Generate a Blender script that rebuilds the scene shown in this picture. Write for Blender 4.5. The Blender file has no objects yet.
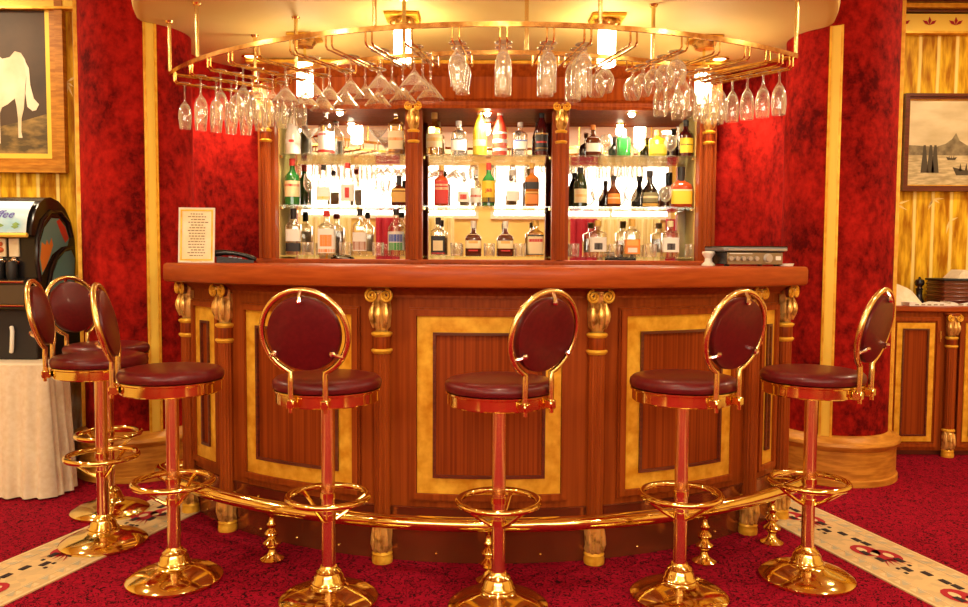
import bpy, math, random
from mathutils import Matrix, Vector, Euler
random.seed(7)
PI = math.pi
sc = bpy.context.scene
COL = sc.collection
def R(d): return math.radians(d)

# ------------------------------------------------------------------ mesh builder
class MB:
    def __init__(s): s.v=[]; s.f=[]; s.m=[]; s.k=0
    def mat(s,k): s.k=k; return s
    def add(s,vs,fs,M=None):
        b=len(s.v)
        for p in vs:
            p=Vector(p)
            s.v.append(tuple(M@p) if M is not None else tuple(p))
        for f in fs: s.f.append([i+b for i in f]); s.m.append(s.k)
        return s
    def box(s,c,d,M=None,rz=0,bev=0.0):
        x,y,z=d[0]/2,d[1]/2,d[2]/2
        T=Matrix.Translation(c)@Matrix.Rotation(rz,4,'Z')
        if M is not None: T=M@T
        if bev<=0:
            vs=[(a*x,b*y,e*z) for a in(-1,1) for b in(-1,1) for e in(-1,1)]
            fs=[(0,1,3,2),(4,6,7,5),(0,4,5,1),(2,3,7,6),(0,2,6,4),(1,5,7,3)]
            return s.add(vs,fs,T)
        b=min(bev,x*.9,y*.9,z*.9); vs=[]; idx={}
        for a in(-1,1):
            for q in(-1,1):
                for e in(-1,1):
                    for ax in range(3):
                        p=[a*(x-b),q*(y-b),e*(z-b)]; p[ax]=[a*x,q*y,e*z][ax]
                        idx[(a,q,e,ax)]=len(vs); vs.append(p)
        fs=[]
        for a in(-1,1):
            f=[idx[(a,-1,-1,0)],idx[(a,1,-1,0)],idx[(a,1,1,0)],idx[(a,-1,1,0)]]; fs.append(f if a>0 else f[::-1])
            f=[idx[(-1,a,-1,1)],idx[(1,a,-1,1)],idx[(1,a,1,1)],idx[(-1,a,1,1)]]; fs.append(f[::-1] if a>0 else f)
            f=[idx[(-1,-1,a,2)],idx[(1,-1,a,2)],idx[(1,1,a,2)],idx[(-1,1,a,2)]]; fs.append(f if a>0 else f[::-1])
        for a in(-1,1):
            for q in(-1,1):
                for (A,B,mk) in ((0,1,lambda a,q,e:(a,q,e)),(0,2,lambda a,q,e:(a,e,q)),(1,2,lambda a,q,e:(e,a,q))):
                    k0=mk(a,q,-1); k1=mk(a,q,1)
                    fs.append([idx[k0+(A,)],idx[k0+(B,)],idx[k1+(B,)],idx[k1+(A,)]])
        for a in(-1,1):
            for q in(-1,1):
                for e in(-1,1): fs.append([idx[(a,q,e,0)],idx[(a,q,e,1)],idx[(a,q,e,2)]])
        s.fix=True
        return s.add(vs,fs,T)
    def lathe(s,prof,c=(0,0,0),n=28,M=None,sq=0.0,fl=None,sx=1,sy=1):
        vs=[];fs=[];rings=[]
        T=Matrix.Translation(c)
        if M is not None: T=M@T
        for (r,z) in prof:
            if abs(r)<1e-6: rings.append([len(vs)]); vs.append((0,0,z)); continue
            ring=[]
            for i in range(n):
                a=2*PI*i/n; k=1.0
                if sq>0:
                    ca,sa=abs(math.cos(a)),abs(math.sin(a)); p=2+sq*8
                    k=(1-sq)+sq*1.0/((ca**p+sa**p)**(1/p))
                if fl: k*=fl(a,z)
                ring.append(len(vs)); vs.append((r*k*math.cos(a)*sx,r*k*math.sin(a)*sy,z))
            rings.append(ring)
        for A,B in zip(rings,rings[1:]):
            if len(A)==1 and len(B)==1: continue
            for i in range(n):
                j=(i+1)%n
                if len(A)==1: fs.append((A[0],B[j],B[i]))
                elif len(B)==1: fs.append((A[i],A[j],B[0]))
                else: fs.append((A[i],A[j],B[j],B[i]))
        return s.add(vs,fs,T)
    def tube(s,pts,r,n=8,closed=False,M=None,caps=True):
        P=[Vector(p) for p in pts]; N=len(P); vs=[];fs=[]
        rr=r if isinstance(r,(list,tuple)) else [r]*N
        T=[]
        for i in range(N):
            a=P[i-1] if (i>0 or closed) else P[i]; b=P[(i+1)%N] if (i<N-1 or closed) else P[i]
            T.append((b-a).normalized())
        up=Vector((0,0,1)) if abs(T[0].z)<.9 else Vector((1,0,0))
        nrm=(up-T[0]*up.dot(T[0])).normalized()
        for i in range(N):
            nrm=(nrm-T[i]*nrm.dot(T[i]))
            nrm=nrm.normalized() if nrm.length>1e-6 else T[i].orthogonal().normalized()
            bi=T[i].cross(nrm)
            for j in range(n):
                a=2*PI*j/n; vs.append(P[i]+(nrm*math.cos(a)+bi*math.sin(a))*rr[i])
        for i in range(N if closed else N-1):
            k=(i+1)%N
            for j in range(n):
                l=(j+1)%n; fs.append((i*n+j,i*n+l,k*n+l,k*n+j))
        if caps and not closed:
            fs.append(list(range(n))[::-1]); fs.append([(N-1)*n+j for j in range(n)])
        return s.add(vs,fs,M)
    def arc(s,prof,t0,t1,n,cx,cy,cap=True):
        """profile of (r,z) points, closed, swept about a vertical axis; angle 0 faces -Y"""
        vs=[];fs=[];m=len(prof)
        for i in range(n+1):
            t=t0+(t1-t0)*i/n
            for (r,z) in prof: vs.append((cx+r*math.sin(t),cy-r*math.cos(t),z))
        for i in range(n):
            for j in range(m):
                l=(j+1)%m; fs.append((i*m+j,i*m+l,(i+1)*m+l,(i+1)*m+j))
        if cap: fs.append(list(range(m))[::-1]); fs.append([n*m+j for j in range(m)])
        return s.add(vs,fs)
    def sector(s,t0,t1,r0,r1,z0,z1,n,cx,cy):
        return s.arc([(r0,z0),(r1,z0),(r1,z1),(r0,z1)],t0,t1,max(1,n),cx,cy)
    def frame(s,t0,t1,z0,z1,w,r0,r1,cx,cy,n=12):
        dt=w/r1
        s.sector(t0,t0+dt,r0,r1,z0,z1,2,cx,cy); s.sector(t1-dt,t1,r0,r1,z0,z1,2,cx,cy)
        s.sector(t0+dt,t1-dt,r0,r1,z0,z0+w,n,cx,cy); s.sector(t0+dt,t1-dt,r0,r1,z1-w,z1,n,cx,cy)
        return s
    def pframe(s,x0,x1,z0,z1,w,y0,y1,M=None):
        """flat rectangular frame in the XZ plane, y0..y1 thick"""
        for (a,b,c,d) in ((x0,x0+w,z0,z1),(x1-w,x1,z0,z1),(x0+w,x1-w,z0,z0+w),(x0+w,x1-w,z1-w,z1)):
            s.box(((a+b)/2,(y0+y1)/2,(c+d)/2),(b-a,abs(y1-y0),d-c),M)
        return s
    def poly(s,pts,M=None): return s.add(pts,[list(range(len(pts)))],M)
    def prism(s,pts2,y0,y1,M=None):
        """polygon (x,z) extruded from y0 to y1"""
        n=len(pts2); vs=[(x,y0,z) for x,z in pts2]+[(x,y1,z) for x,z in pts2]
        fs=[list(range(n)),[n+i for i in range(n)][::-1]]
        for i in range(n): j=(i+1)%n; fs.append((j,i,n+i,n+j))
        return s.add(vs,fs,M)
    def ball(s,c,r,n=12,sz=1,M=None):
        return s.lathe([(0 if i in(0,n//2) else r*math.sin(PI*i/(n//2)),-r*sz*math.cos(PI*i/(n//2))) for i in range(n//2+1)],c,n,M)
    def build(s,name,mats,parent=None,ang=38,loc=None,rz=0):
        me=bpy.data.meshes.new(name); me.from_pydata(s.v,[],s.f)
        ml=mats if isinstance(mats,(list,tuple)) else [mats]
        for m in ml: me.materials.append(m)
        me.polygons.foreach_set('material_index',s.m)
        me.validate()
        import bmesh
        bm=bmesh.new(); bm.from_mesh(me); bmesh.ops.recalc_face_normals(bm,faces=bm.faces); bm.to_mesh(me); bm.free()
        me.polygons.foreach_set('use_smooth',[True]*len(me.polygons))
        me.set_sharp_from_angle(angle=R(ang))
        o=bpy.data.objects.new(name,me); COL.objects.link(o)
        if parent is not None: o.parent=parent
        if loc is not None: o.location=loc
        if rz: o.rotation_euler=(0,0,rz)
        return o

def tag(o,label=None,cat=None,group=None,kind=None):
    if label: o['label']=label
    if cat: o['category']=cat
    if group: o['group']=group
    if kind: o['kind']=kind
    return o
def empty(name,loc=(0,0,0),rz=0,label=None,cat=None,group=None,parent=None):
    o=bpy.data.objects.new(name,None); COL.objects.link(o); o.location=loc; o.rotation_euler=(0,0,rz); o.empty_display_size=.05
    if parent is not None: o.parent=parent
    return tag(o,label,cat,group)
def kids(o): return [c for c in bpy.data.objects if c.parent==o]
def copy_tree(o,parent=None):
    c=o.copy(); COL.objects.link(c)
    if parent is not None: c.parent=parent
    for ch in kids(o): copy_tree(ch,c)
    return c
def struct(o): o['kind']='structure'; return o
FONT=None
def text_pts(s,size,shear=0,bold=0):
    cu=bpy.data.curves.new('t','FONT'); cu.body=s; cu.size=size; cu.align_x='CENTER'; cu.align_y='CENTER'; cu.shear=shear; cu.offset=bold; cu.resolution_u=2
    ob=bpy.data.objects.new('t',cu); COL.objects.link(ob)
    dg=bpy.context.evaluated_depsgraph_get(); dg.update()
    me=bpy.data.meshes.new_from_object(ob.evaluated_get(dg))
    vs=[tuple(v.co) for v in me.vertices]; fs=[list(p.vertices) for p in me.polygons]
    bpy.data.objects.remove(ob); bpy.data.curves.remove(cu); bpy.data.meshes.remove(me)
    return vs,fs

# ------------------------------------------------------------------ materials
def nt(name):
    m=bpy.data.materials.new(name); m.use_nodes=True; t=m.node_tree; b=t.nodes['Principled BSDF']; return m,t,b
def setp(b,**k):
    names=dict(col='Base Color',rough='Roughness',metal='Metallic',coat='Coat Weight',croug='Coat Roughness',sheen='Sheen Weight',emc='Emission Color',ems='Emission Strength',trans='Transmission Weight',ior='IOR',spec='Specular IOR Level',alpha='Alpha')
    for a,v in k.items():
        i=b.inputs[names[a]]
        i.default_value=(v[0],v[1],v[2],1) if isinstance(v,(tuple,list)) else v
def plain(name,col,rough=.5,**k):
    m,t,b=nt(name); setp(b,col=col,rough=rough,**k); return m
def noisy(name,c1,c2,rough=.5,scale=10,vec=(1,1,1),detail=6,lo=.35,hi=.65,bump=0,dist=0,**k):
    m,t,b=nt(name); setp(b,rough=rough,**k)
    tc=t.nodes.new('ShaderNodeTexCoord'); mp=t.nodes.new('ShaderNodeMapping'); mp.inputs['Scale'].default_value=vec
    nz=t.nodes.new('ShaderNodeTexNoise'); nz.inputs['Scale'].default_value=scale; nz.inputs['Detail'].default_value=detail; nz.inputs['Distortion'].default_value=dist
    rp=t.nodes.new('ShaderNodeValToRGB'); e=rp.color_ramp.elements
    e[0].position=lo; e[0].color=(*c1,1); e[1].position=hi; e[1].color=(*c2,1)
    L=t.links.new
    L(tc.outputs['Object'],mp.inputs['Vector']); L(mp.outputs[0],nz.inputs['Vector']); L(nz.outputs[0],rp.inputs[0]); L(rp.outputs[0],b.inputs['Base Color'])
    if bump:
        bp=t.nodes.new('ShaderNodeBump'); bp.inputs['Strength'].default_value=bump; bp.inputs['Distance'].default_value=.004
        L(nz.outputs[0],bp.inputs['Height']); L(bp.outputs[0],b.inputs['Normal'])
    return m
def thin_glass(name,tint=(1,1,1),base=.10,edge=.95,pw=2.5,gcol=(1,1,1),edge_light=.0):
    m,t,b=nt(name); t.nodes.remove(b); L=t.links.new
    out=[n for n in t.nodes if n.type=='OUTPUT_MATERIAL'][0]
    lw=t.nodes.new('ShaderNodeLayerWeight'); lw.inputs['Blend'].default_value=.5
    p=t.nodes.new('ShaderNodeMath'); p.operation='POWER'; p.inputs[1].default_value=pw; L(lw.outputs['Facing'],p.inputs[0])
    q=t.nodes.new('ShaderNodeMath'); q.operation='MULTIPLY_ADD'; q.inputs[1].default_value=edge-base; q.inputs[2].default_value=base; L(p.outputs[0],q.inputs[0])
    tr=t.nodes.new('ShaderNodeBsdfTransparent'); tr.inputs[0].default_value=(*tint,1)
    g1=t.nodes.new('ShaderNodeBsdfGlossy'); g1.inputs['Roughness'].default_value=.06; g1.inputs[0].default_value=(*gcol,1)
    g2=t.nodes.new('ShaderNodeBsdfDiffuse'); g2.inputs[0].default_value=(.95,.90,.78,1)  # pale diffuse paints in the lamp light that glass edges catch
    gl=t.nodes.new('ShaderNodeMixShader'); gl.inputs[0].default_value=edge_light; L(g1.outputs[0],gl.inputs[1]); L(g2.outputs[0],gl.inputs[2])
    mx=t.nodes.new('ShaderNodeMixShader'); L(q.outputs[0],mx.inputs[0]); L(tr.outputs[0],mx.inputs[1]); L(gl.outputs[0],mx.inputs[2]); L(mx.outputs[0],out.inputs[0])
    return m
def emit(name,col,st):
    m,t,b=nt(name); setp(b,col=(.8,.8,.8),emc=col,ems=st); return m

M={}
M['brass']=noisy('brass',(.88,.70,.22),(.95,.80,.32),rough=.10,scale=18,metal=1.0)
M['brass_pole']=plain('rosy_brass',(.95,.70,.42),.2,metal=1.0)
M['brass_sat']=plain('satin_brass',(.90,.70,.28),.22,metal=1.0)
M['hoop']=noisy('hoop_brass',(.60,.28,.06),(.90,.58,.18),rough=.2,scale=30,metal=1.0)
M['chrome']=plain('chrome',(.9,.8,.7),.1,metal=1.0)
M['gold']=noisy('gold_leaf',(.72,.31,.012),(1.0,.60,.06),rough=.36,scale=22,detail=8,lo=.3,hi=.7,metal=.25,spec=.3)
M['gilt']=noisy('antique_gilt',(.42,.19,.03),(.95,.60,.16),rough=.3,scale=26,detail=3,lo=.36,hi=.52,metal=.6)
M['cream_gold']=plain('cream_gold_paint',(.96,.66,.09),.45,metal=.1,spec=.3)
M['wood']=noisy('mahogany',(.245,.040,.004),(.37,.070,.008),rough=.45,scale=34,vec=(1.6,1.6,.03),detail=5,spec=.14,coat=.03)
M['woodp']=noisy('striped_mahogany',(.20,.030,.003),(.31,.052,.006),rough=.45,scale=75,vec=(1.5,1.5,.012),detail=2,lo=.38,hi=.62,spec=.12)
M['woodt']=noisy('counter_mahogany',(.32,.050,.006),(.42,.076,.010),rough=.38,scale=14,vec=(.5,.5,5),detail=5,spec=.2,coat=.06)
M['darkwood']=noisy('dark_mahogany',(.10,.018,.008),(.16,.03,.012),rough=.3,scale=20,vec=(.3,.3,4),coat=.3)
M['kick']=plain('kick_plate_copper',(.34,.10,.035),.16,metal=.7)
M['leather']=noisy('maroon_leather',(.095,.004,.006),(.125,.006,.008),rough=.34,scale=60,spec=.35,coat=.08,bump=.05)
def velvet(name,sc_,vec):
    m,t,b=nt(name); setp(b,rough=.9,spec=.1); L=t.links.new
    tc=t.nodes.new('ShaderNodeTexCoord'); mp=t.nodes.new('ShaderNodeMapping'); mp.inputs['Scale'].default_value=vec; L(tc.outputs['Object'],mp.inputs[0])
    n1=t.nodes.new('ShaderNodeTexNoise'); n1.inputs['Scale'].default_value=3.5; n1.inputs['Detail'].default_value=3; L(mp.outputs[0],n1.inputs['Vector'])
    n2=t.nodes.new('ShaderNodeTexNoise'); n2.inputs['Scale'].default_value=sc_; n2.inputs['Detail'].default_value=7; n2.inputs['Roughness'].default_value=.72; L(mp.outputs[0],n2.inputs['Vector'])
    ad=t.nodes.new('ShaderNodeMath'); ad.operation='MULTIPLY_ADD'; ad.inputs[1].default_value=.55; L(n1.outputs[0],ad.inputs[0])
    sc2=t.nodes.new('ShaderNodeMath'); sc2.operation='MULTIPLY'; sc2.inputs[1].default_value=.75; L(n2.outputs[0],sc2.inputs[0]); L(sc2.outputs[0],ad.inputs[2])
    rp=t.nodes.new('ShaderNodeValToRGB'); e=rp.color_ramp.elements
    e[0].position=.50; e[0].color=(.085,.001,.001,1); e[1].position=.84; e[1].color=(.50,.014,.008,1)
    L(ad.outputs[0],rp.inputs[0]); L(rp.outputs[0],b.inputs['Base Color']); return m
M['velvet']=velvet('red_velvet',22,(1,1,.8)); M['velvet2']=M['velvet']
M['cream']=noisy('cream_plaster',(.90,.68,.22),(.95,.75,.28),rough=.7,scale=2,detail=3)
M['black']=plain('black_plastic',(.012,.010,.010),.25)
M['blackm']=plain('black_matt',(.015,.012,.012),.55)
M['silver']=plain('brushed_silver',(.55,.52,.48),.35,metal=.7)
M['grey']=plain('blue_grey_metal',(.30,.33,.36),.4,metal=.5)
M['white']=plain('white_paper',(.86,.82,.72),.7)
M['creamp']=noisy('cream_paper',(.85,.72,.42),(.93,.84,.60),rough=.7,scale=12)
M['ink']=plain('brown_ink',(.25,.16,.07),.8)
M['linen']=noisy('cream_linen',(.80,.66,.42),(.88,.76,.54),rough=.85,scale=40,sheen=.2)
M['mirror']=plain('mirror_silver',(.93,.90,.86),.015,metal=1.0)
M['shelf_glass']=thin_glass('shelf_glass',(.96,1,.97),.10,.75,2.0)
M['glass']=thin_glass('clear_glass',(1,.995,.98),.10,1.0,1.35,(1,.97,.88),.4)
M['gb_clear']=thin_glass('clear_bottle',(.97,.97,.93),.16,.95,1.6)
M['lampshade']=emit('lamp_glow',(1,.80,.50),44.0)
M['bulb']=emit('spot_glow',(1,.85,.6),60.0)
M['down']=emit('downlight_glow',(1,.82,.55),14.0)

def carpet():
    m,t,b=nt('red_carpet'); setp(b,rough=.95,spec=.1); L=t.links.new
    tc=t.nodes.new('ShaderNodeTexCoord')
    nz=t.nodes.new('ShaderNodeTexNoise'); nz.inputs['Scale'].default_value=32; nz.inputs['Detail'].default_value=1.5; nz.inputs['Distortion'].default_value=1.8
    L(tc.outputs['Object'],nz.inputs['Vector'])
    # thin dark squiggles where the noise crosses its middle value
    a=t.nodes.new('ShaderNodeMath'); a.operation='SUBTRACT'; a.inputs[1].default_value=.5; L(nz.outputs[0],a.inputs[0])
    c=t.nodes.new('ShaderNodeMath'); c.operation='ABSOLUTE'; L(a.outputs[0],c.inputs[0])
    rp=t.nodes.new('ShaderNodeValToRGB'); e=rp.color_ramp.elements
    e[0].position=.022; e[0].color=(.035,.001,.004,1); e[1].position=.05; e[1].color=(.40,.004,.024,1)
    L(c.outputs[0],rp.inputs[0])
    n2=t.nodes.new('ShaderNodeTexNoise'); n2.inputs['Scale'].default_value=260; L(tc.outputs['Object'],n2.inputs['Vector'])
    mx=t.nodes.new('ShaderNodeMix'); mx.data_type='RGBA'; mx.blend_type='MULTIPLY'; mx.inputs[0].default_value=.35
    L(rp.outputs[0],mx.inputs[6]); L(n2.outputs[0],mx.inputs[7]); L(mx.outputs[2],b.inputs['Base Color'])
    bp=t.nodes.new('ShaderNodeBump'); bp.inputs['Strength'].default_value=.4; bp.inputs['Distance'].default_value=.004
    L(n2.outputs[0],bp.inputs['Height']); L(bp.outputs[0],b.inputs['Normal'])
    return m
M['carpet']=carpet()
def border_mat():
    m,t,b=nt('cream_border_carpet'); setp(b,rough=.95); L=t.links.new
    tc=t.nodes.new('ShaderNodeTexCoord')
    v=t.nodes.new('ShaderNodeTexVoronoi'); v.inputs['Scale'].default_value=26; v.feature='F1'; L(tc.outputs['Object'],v.inputs['Vector'])
    rp=t.nodes.new('ShaderNodeValToRGB'); e=rp.color_ramp.elements
    e[0].position=.3; e[0].color=(.74,.50,.22,1); e[1].position=.8; e[1].color=(.62,.43,.20,1)
    sp=t.nodes.new('ShaderNodeSeparateColor'); L(v.outputs['Color'],sp.inputs[0]); L(sp.outputs[0],rp.inputs[0]); L(rp.outputs[0],b.inputs['Base Color'])
    return m
M['border']=border_mat()
M['inlay_red']=plain('inlay_red',(.42,.012,.02),.95)
M['inlay_black']=plain('inlay_black',(.025,.012,.012),.95)
M['inlay_cream']=plain('inlay_cream',(.78,.57,.29),.95)
M['inlay_grey']=plain('inlay_grey',(.50,.42,.26),.95)
def bamboo():
    m,t,b=nt('bamboo_wallpaper'); setp(b,rough=.5,spec=.12); L=t.links.new
    tc=t.nodes.new('ShaderNodeTexCoord'); mp=t.nodes.new('ShaderNodeMapping'); mp.inputs['Scale'].default_value=(1,1,.18); L(tc.outputs['Object'],mp.inputs[0])
    nz=t.nodes.new('ShaderNodeTexNoise'); nz.inputs['Scale'].default_value=26; nz.inputs['Detail'].default_value=8; L(mp.outputs[0],nz.inputs['Vector'])
    rp=t.nodes.new('ShaderNodeValToRGB'); e=rp.color_ramp.elements
    e[0].position=.36; e[0].color=(.40,.14,.003,1); e[1].position=.66; e[1].color=(.98,.60,.03,1)
    L(nz.outputs[0],rp.inputs[0])
    wv=t.nodes.new('ShaderNodeTexWave'); wv.inputs['Scale'].default_value=2.6; wv.inputs['Distortion'].default_value=.25; wv.bands_direction='X'; L(tc.outputs['Object'],wv.inputs['Vector'])
    r2=t.nodes.new('ShaderNodeValToRGB'); e=r2.color_ramp.elements
    e[0].position=.90; e[0].color=(0,0,0,1); e[1].position=.97; e[1].color=(1,1,1,1); L(wv.outputs[1],r2.inputs[0])
    mx=t.nodes.new('ShaderNodeMix'); mx.data_type='RGBA'; L(r2.outputs[0],mx.inputs[0]); L(rp.outputs[0],mx.inputs[6]); mx.inputs[7].default_value=(.98,.74,.22,1)
    L(mx.outputs[2],b.inputs['Base Color'])
    return m
M['bamboo']=bamboo()
M['honey']=noisy('honey_wood',(.42,.15,.014),(.66,.29,.035),rough=.38,scale=9,vec=(1,1,6),detail=6,spec=.3)
M['leafgold']=plain('pale_gold_leaf',(.95,.72,.26),.45,metal=.2)
EXPO=0.15; DOWN=20; NSPOT=48
# ------------------------------------------------------------------ camera
cam=bpy.data.cameras.new('camera'); cam.sensor_width=36; cam.lens=800/968*36; cam.clip_start=.05
co=bpy.data.objects.new('camera',cam); COL.objects.link(co)
co.matrix_world=Matrix.Translation((0,0,1.2))@Matrix.Rotation(R(90-3.25),4,'X')@Matrix.Rotation(R(0.32),4,'Z')
sc.camera=co

# ------------------------------------------------------------------ setting
CZ=2.87     # main ceiling
SZ=2.42     # soffit above the bar
BC=(0.022,4.87); BR=1.80   # centre and radius of the bar front
fl=struct(MB().box((0,1.5,-.05),(10,8.6,.1)).build('floor',M['carpet']))
# border strips woven into the carpet
def border(sx):
    p0=Vector((sx*(1.33 if sx<0 else 1.30),4.30,0)); p1=Vector((sx*(2.62 if sx<0 else 2.50),.0,0)); d=(p1-p0); Ln=d.length; d.normalize(); nn=Vector((-d.y,d.x,0))*sx
    T=Matrix(((d.x,nn.x,0,p0.x),(d.y,nn.y,0,p0.y),(0,0,1,0),(0,0,0,1)))
    w=.168
    b=MB().box((Ln/2,0,.002),(Ln,2*w,.004),T).build('border_strip',M['border'],fl)
    g=MB(); c=MB(); r=MB(); k=MB()
    for s_ in(-1,1):
        c.box((Ln/2,s_*(w-.006),.0045),(Ln,.010,.002),T)
        c.box((Ln/2,s_*(w-.060),.0045),(Ln,.004,.002),T)
    x=.03; z=.0056; i=0
    while x<Ln-.1:
        for s_ in(-1,1):
            g.add([(x,s_*.101,.005),(x+.05,s_*.101,.005),(x+.05,s_*.14,.005)],[(0,1,2)],T)
            c.add([(x+.01,s_*.143,.005),(x+.04,s_*.143,.005),(x+.01,s_*.115,.005)],[(0,1,2)],T)
        x+=.075
    x=.12
    def ell(mb,cx,cy,a,b_,z,n=14): mb.add([(cx+a*math.cos(2*PI*q/n),cy+b_*math.sin(2*PI*q/n),z) for q in range(n)],[list(range(n))],T)
    while x<Ln-.5:
        ell(r,x+.06,-.02,.065,.052,.0056); ell(r,x+.13,.025,.068,.052,.0056); ell(c,x+.050,-.028,.026,.016,.0064); ell(c,x+.130,.032,.026,.016,.0064); ell(c,x+.105,-.014,.020,.012,.0064)
        for q in range(5):
            yy=-.05+q*.025; r.add([(x+.165,yy*.5,.0056),(x+.165,yy*.5+.012,.0056),(x+.235,yy*1.2+.004,.0056)],[(0,1,2)],T)
        for (a,bq) in ((-.055,.045),(-.005,.052),(.085,-.052),(.16,-.04),(.185,.045),(.27,-.01),(.325,.04)):
            k.box((x+a,bq*.8,.0060),(.042,.024,.002),T)
        for (a,bq) in ((.24,.04),(.255,-.045),(.30,-.05)): k.box((x+a,bq*.8,.0060),(.014,.012,.002),T)
        x+=.46
    g.build('grey_inlay',M['inlay_grey'],b); c.build('cream_inlay',M['inlay_cream'],b); r.build('red_inlay',M['inlay_red'],b); k.build('black_inlay',M['inlay_black'],b)
border(1); border(-1)

struct(MB().box((0,1.5,CZ+.05),(10,8.6,.1)).build('ceiling',M['cream']))
# lower curved soffit over the bar, rolled edge
sof=struct(MB().lathe([(0,SZ),(1.83,SZ),(1.862,SZ+.004),(1.882,SZ+.018),(1.89,SZ+.045),(1.89,CZ)],(0,4.74,0),96).build('ceiling_soffit',M['cream']))
# velvet columns
def column(sx):
    nm='left' if sx<0 else 'right'; cx,cy=(1.975 if sx>0 else -1.935),4.5
    root=struct(MB().lathe([(.29,.25),(.29,CZ)],(cx,cy,0),48).build('column_'+nm,M['velvet']))
    MB().lathe([(.345,0),(.345,.03),(.335,.035),(.335,.185),(.34,.19),(.352,.20),(.358,.215),(.352,.232),(.33,.24),(.315,.255),(.288,.265)],(cx,cy,0),48).build('column_base',M['honey'],root)
    def strip(adeg,wd,mat,z1,nme,r0=.285,r1=.302):
        a=R(adeg)*sx; dw=wd/2/.29
        MB().sector(a-dw,a+dw,r0,r1,.24,z1,4,cx,cy).build(nme,mat,root)
        for q in(-1,1):
            MB().sector(a+q*dw-.02,a+q*dw+.02,r0,r1+.006,.24,z1,2,cx,cy).build(nme+'_edge',M['gold'],root)
    strip(-29 if sx>0 else -36,.052,M['cream_gold'],SZ-.002,'gilded_strip')
    strip(68,.035,M['cream_gold'],CZ,'gilded_strip')
column(1); column(-1)
# niche walls of velvet
def niche(sx):
    pts=[(1.97,4.40),(1.86,4.62),(1.80,4.80),(1.75,5.0),(1.67,5.16),(1.56,5.25),(1.42,5.31)]
    mb=MB(); vs=[];fs=[]
    dense=[]
    for i in range(len(pts)-1):
        p0=Vector(pts[max(0,i-1)]);p1=Vector(pts[i]);p2=Vector(pts[i+1]);p3=Vector(pts[min(len(pts)-1,i+2)])
        for k in range(6):
            t=k/6; dense.append(.5*((2*p1)+(p2-p0)*t+(2*p0-5*p1+4*p2-p3)*t*t+(3*p1-p0-3*p2+p3)*t**3))
    dense.append(Vector(pts[-1]))
    n=len(dense)
    for th in(0,.06):
        for p in dense:
            vs+= [((p.x+th)*sx,p.y+th*.3,0),((p.x+th)*sx,p.y+th*.3,SZ+.2)]
    for i in range(n-1):
        a=2*i; fs.append((a,a+2,a+3,a+1)); b=2*n+2*i; fs.append((b,b+1,b+3,b+2))
    fs.append((0,1,2*n+1,2*n)); e=2*n-2; fs.append((e,e+2*n,e+2*n+1,e+1))
    mb.add(vs,fs); struct(mb.build('wall_niche_'+('left' if sx<0 else 'right'),M['velvet2']))
niche(1); niche(-1)
# rear walls with bamboo paper
def leafs(mb,x0,x1,z0,z1,y,n,sd):
    rnd=random.Random(sd); mb.mat(1)
    for i in range(n):
        cx=rnd.uniform(x0,x1); cz=rnd.uniform(z0,z1)
        for k in range(rnd.randint(3,5)):
            a=rnd.uniform(-2.6,-.4) if k else rnd.uniform(-.6,.6); L=rnd.uniform(.05,.10); w=.007
            dx,dz=math.cos(a)*L,math.sin(a)*L; px,pz=-math.sin(a)*w,math.cos(a)*w
            mb.add([(cx,y,cz),(cx+dx*.4+px,y,cz+dz*.4+pz),(cx+dx,y,cz+dz),(cx+dx*.4-px,y,cz+dz*.4-pz)],[(0,1,2,3)])
    mb.mat(0)
mb=MB().box((3.45,5.36,1.44),(3.6,.1,2.86)); leafs(mb,2.3,3.6,.95,2.65,5.307,16,3)
struct(mb.build('wall_right',[M['bamboo'],M['leafgold']]))
mb=MB().box((-3.45,4.95,1.44),(3.0,.1,2.86)); leafs(mb,-3.4,-2.0,.8,2.75,4.897,16,5)
struct(mb.build('wall_left',[M['bamboo'],M['leafgold']]))
struct(MB().box((0,5.66,1.44),(3.4,.08,2.86)).build('wall_back',M['velvet2']))
struct(MB().box((4.85,1.5,1.44),(.1,8.4,2.86)).build('wall_east',M['cream']))
struct(MB().box((-4.85,1.5,1.44),(.1,8.4,2.86)).build('wall_west',M['cream']))
# crown moulding on the far right wall
def crown(nm,x0,x1,y,ln):
    mb=MB()
    cxm=(x0+x1)/2; L=x1-x0
    root=struct(MB().box((cxm,y-.02,2.735),(L,.04,.115)).build(nm,M['cream_gold']))
    MB().box((cxm,y-.035,2.805),(L,.07,.012)).build('moulding_band',M['darkwood'],root)
    MB().box((cxm,y-.05,2.83),(L,.10,.028)).build('moulding_band',M['gold'],root)
    MB().box((cxm,y-.03,2.672),(L,.06,.014)).build('moulding_band',M['gold'],root)
    MB().box((cxm,y-.06,2.853),(L,.12,.014)).build('moulding_band',M['darkwood'],root)
    orn=MB(); x=x0+.12
    while x<x1-.1:
        for q in(-1,0,1):
            a=R(90+q*55); orn.add([(x,y-.041,2.72),(x+math.cos(a-.35)*.03,y-.046,2.72+math.sin(a-.35)*.03),(x+math.cos(a)*.055,y-.042,2.72+math.sin(a)*.055),(x+math.cos(a+.35)*.03,y-.046,2.72+math.sin(a+.35)*.03)],[(0,1,2,3)])
        x+=.17
    orn.build('leaf_ornament',M['inlay_red'],root)
crown('trim_1',1.9,4.8,5.31,0); crown('trim_2',-4.8,-2.0,4.90,0)
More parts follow.
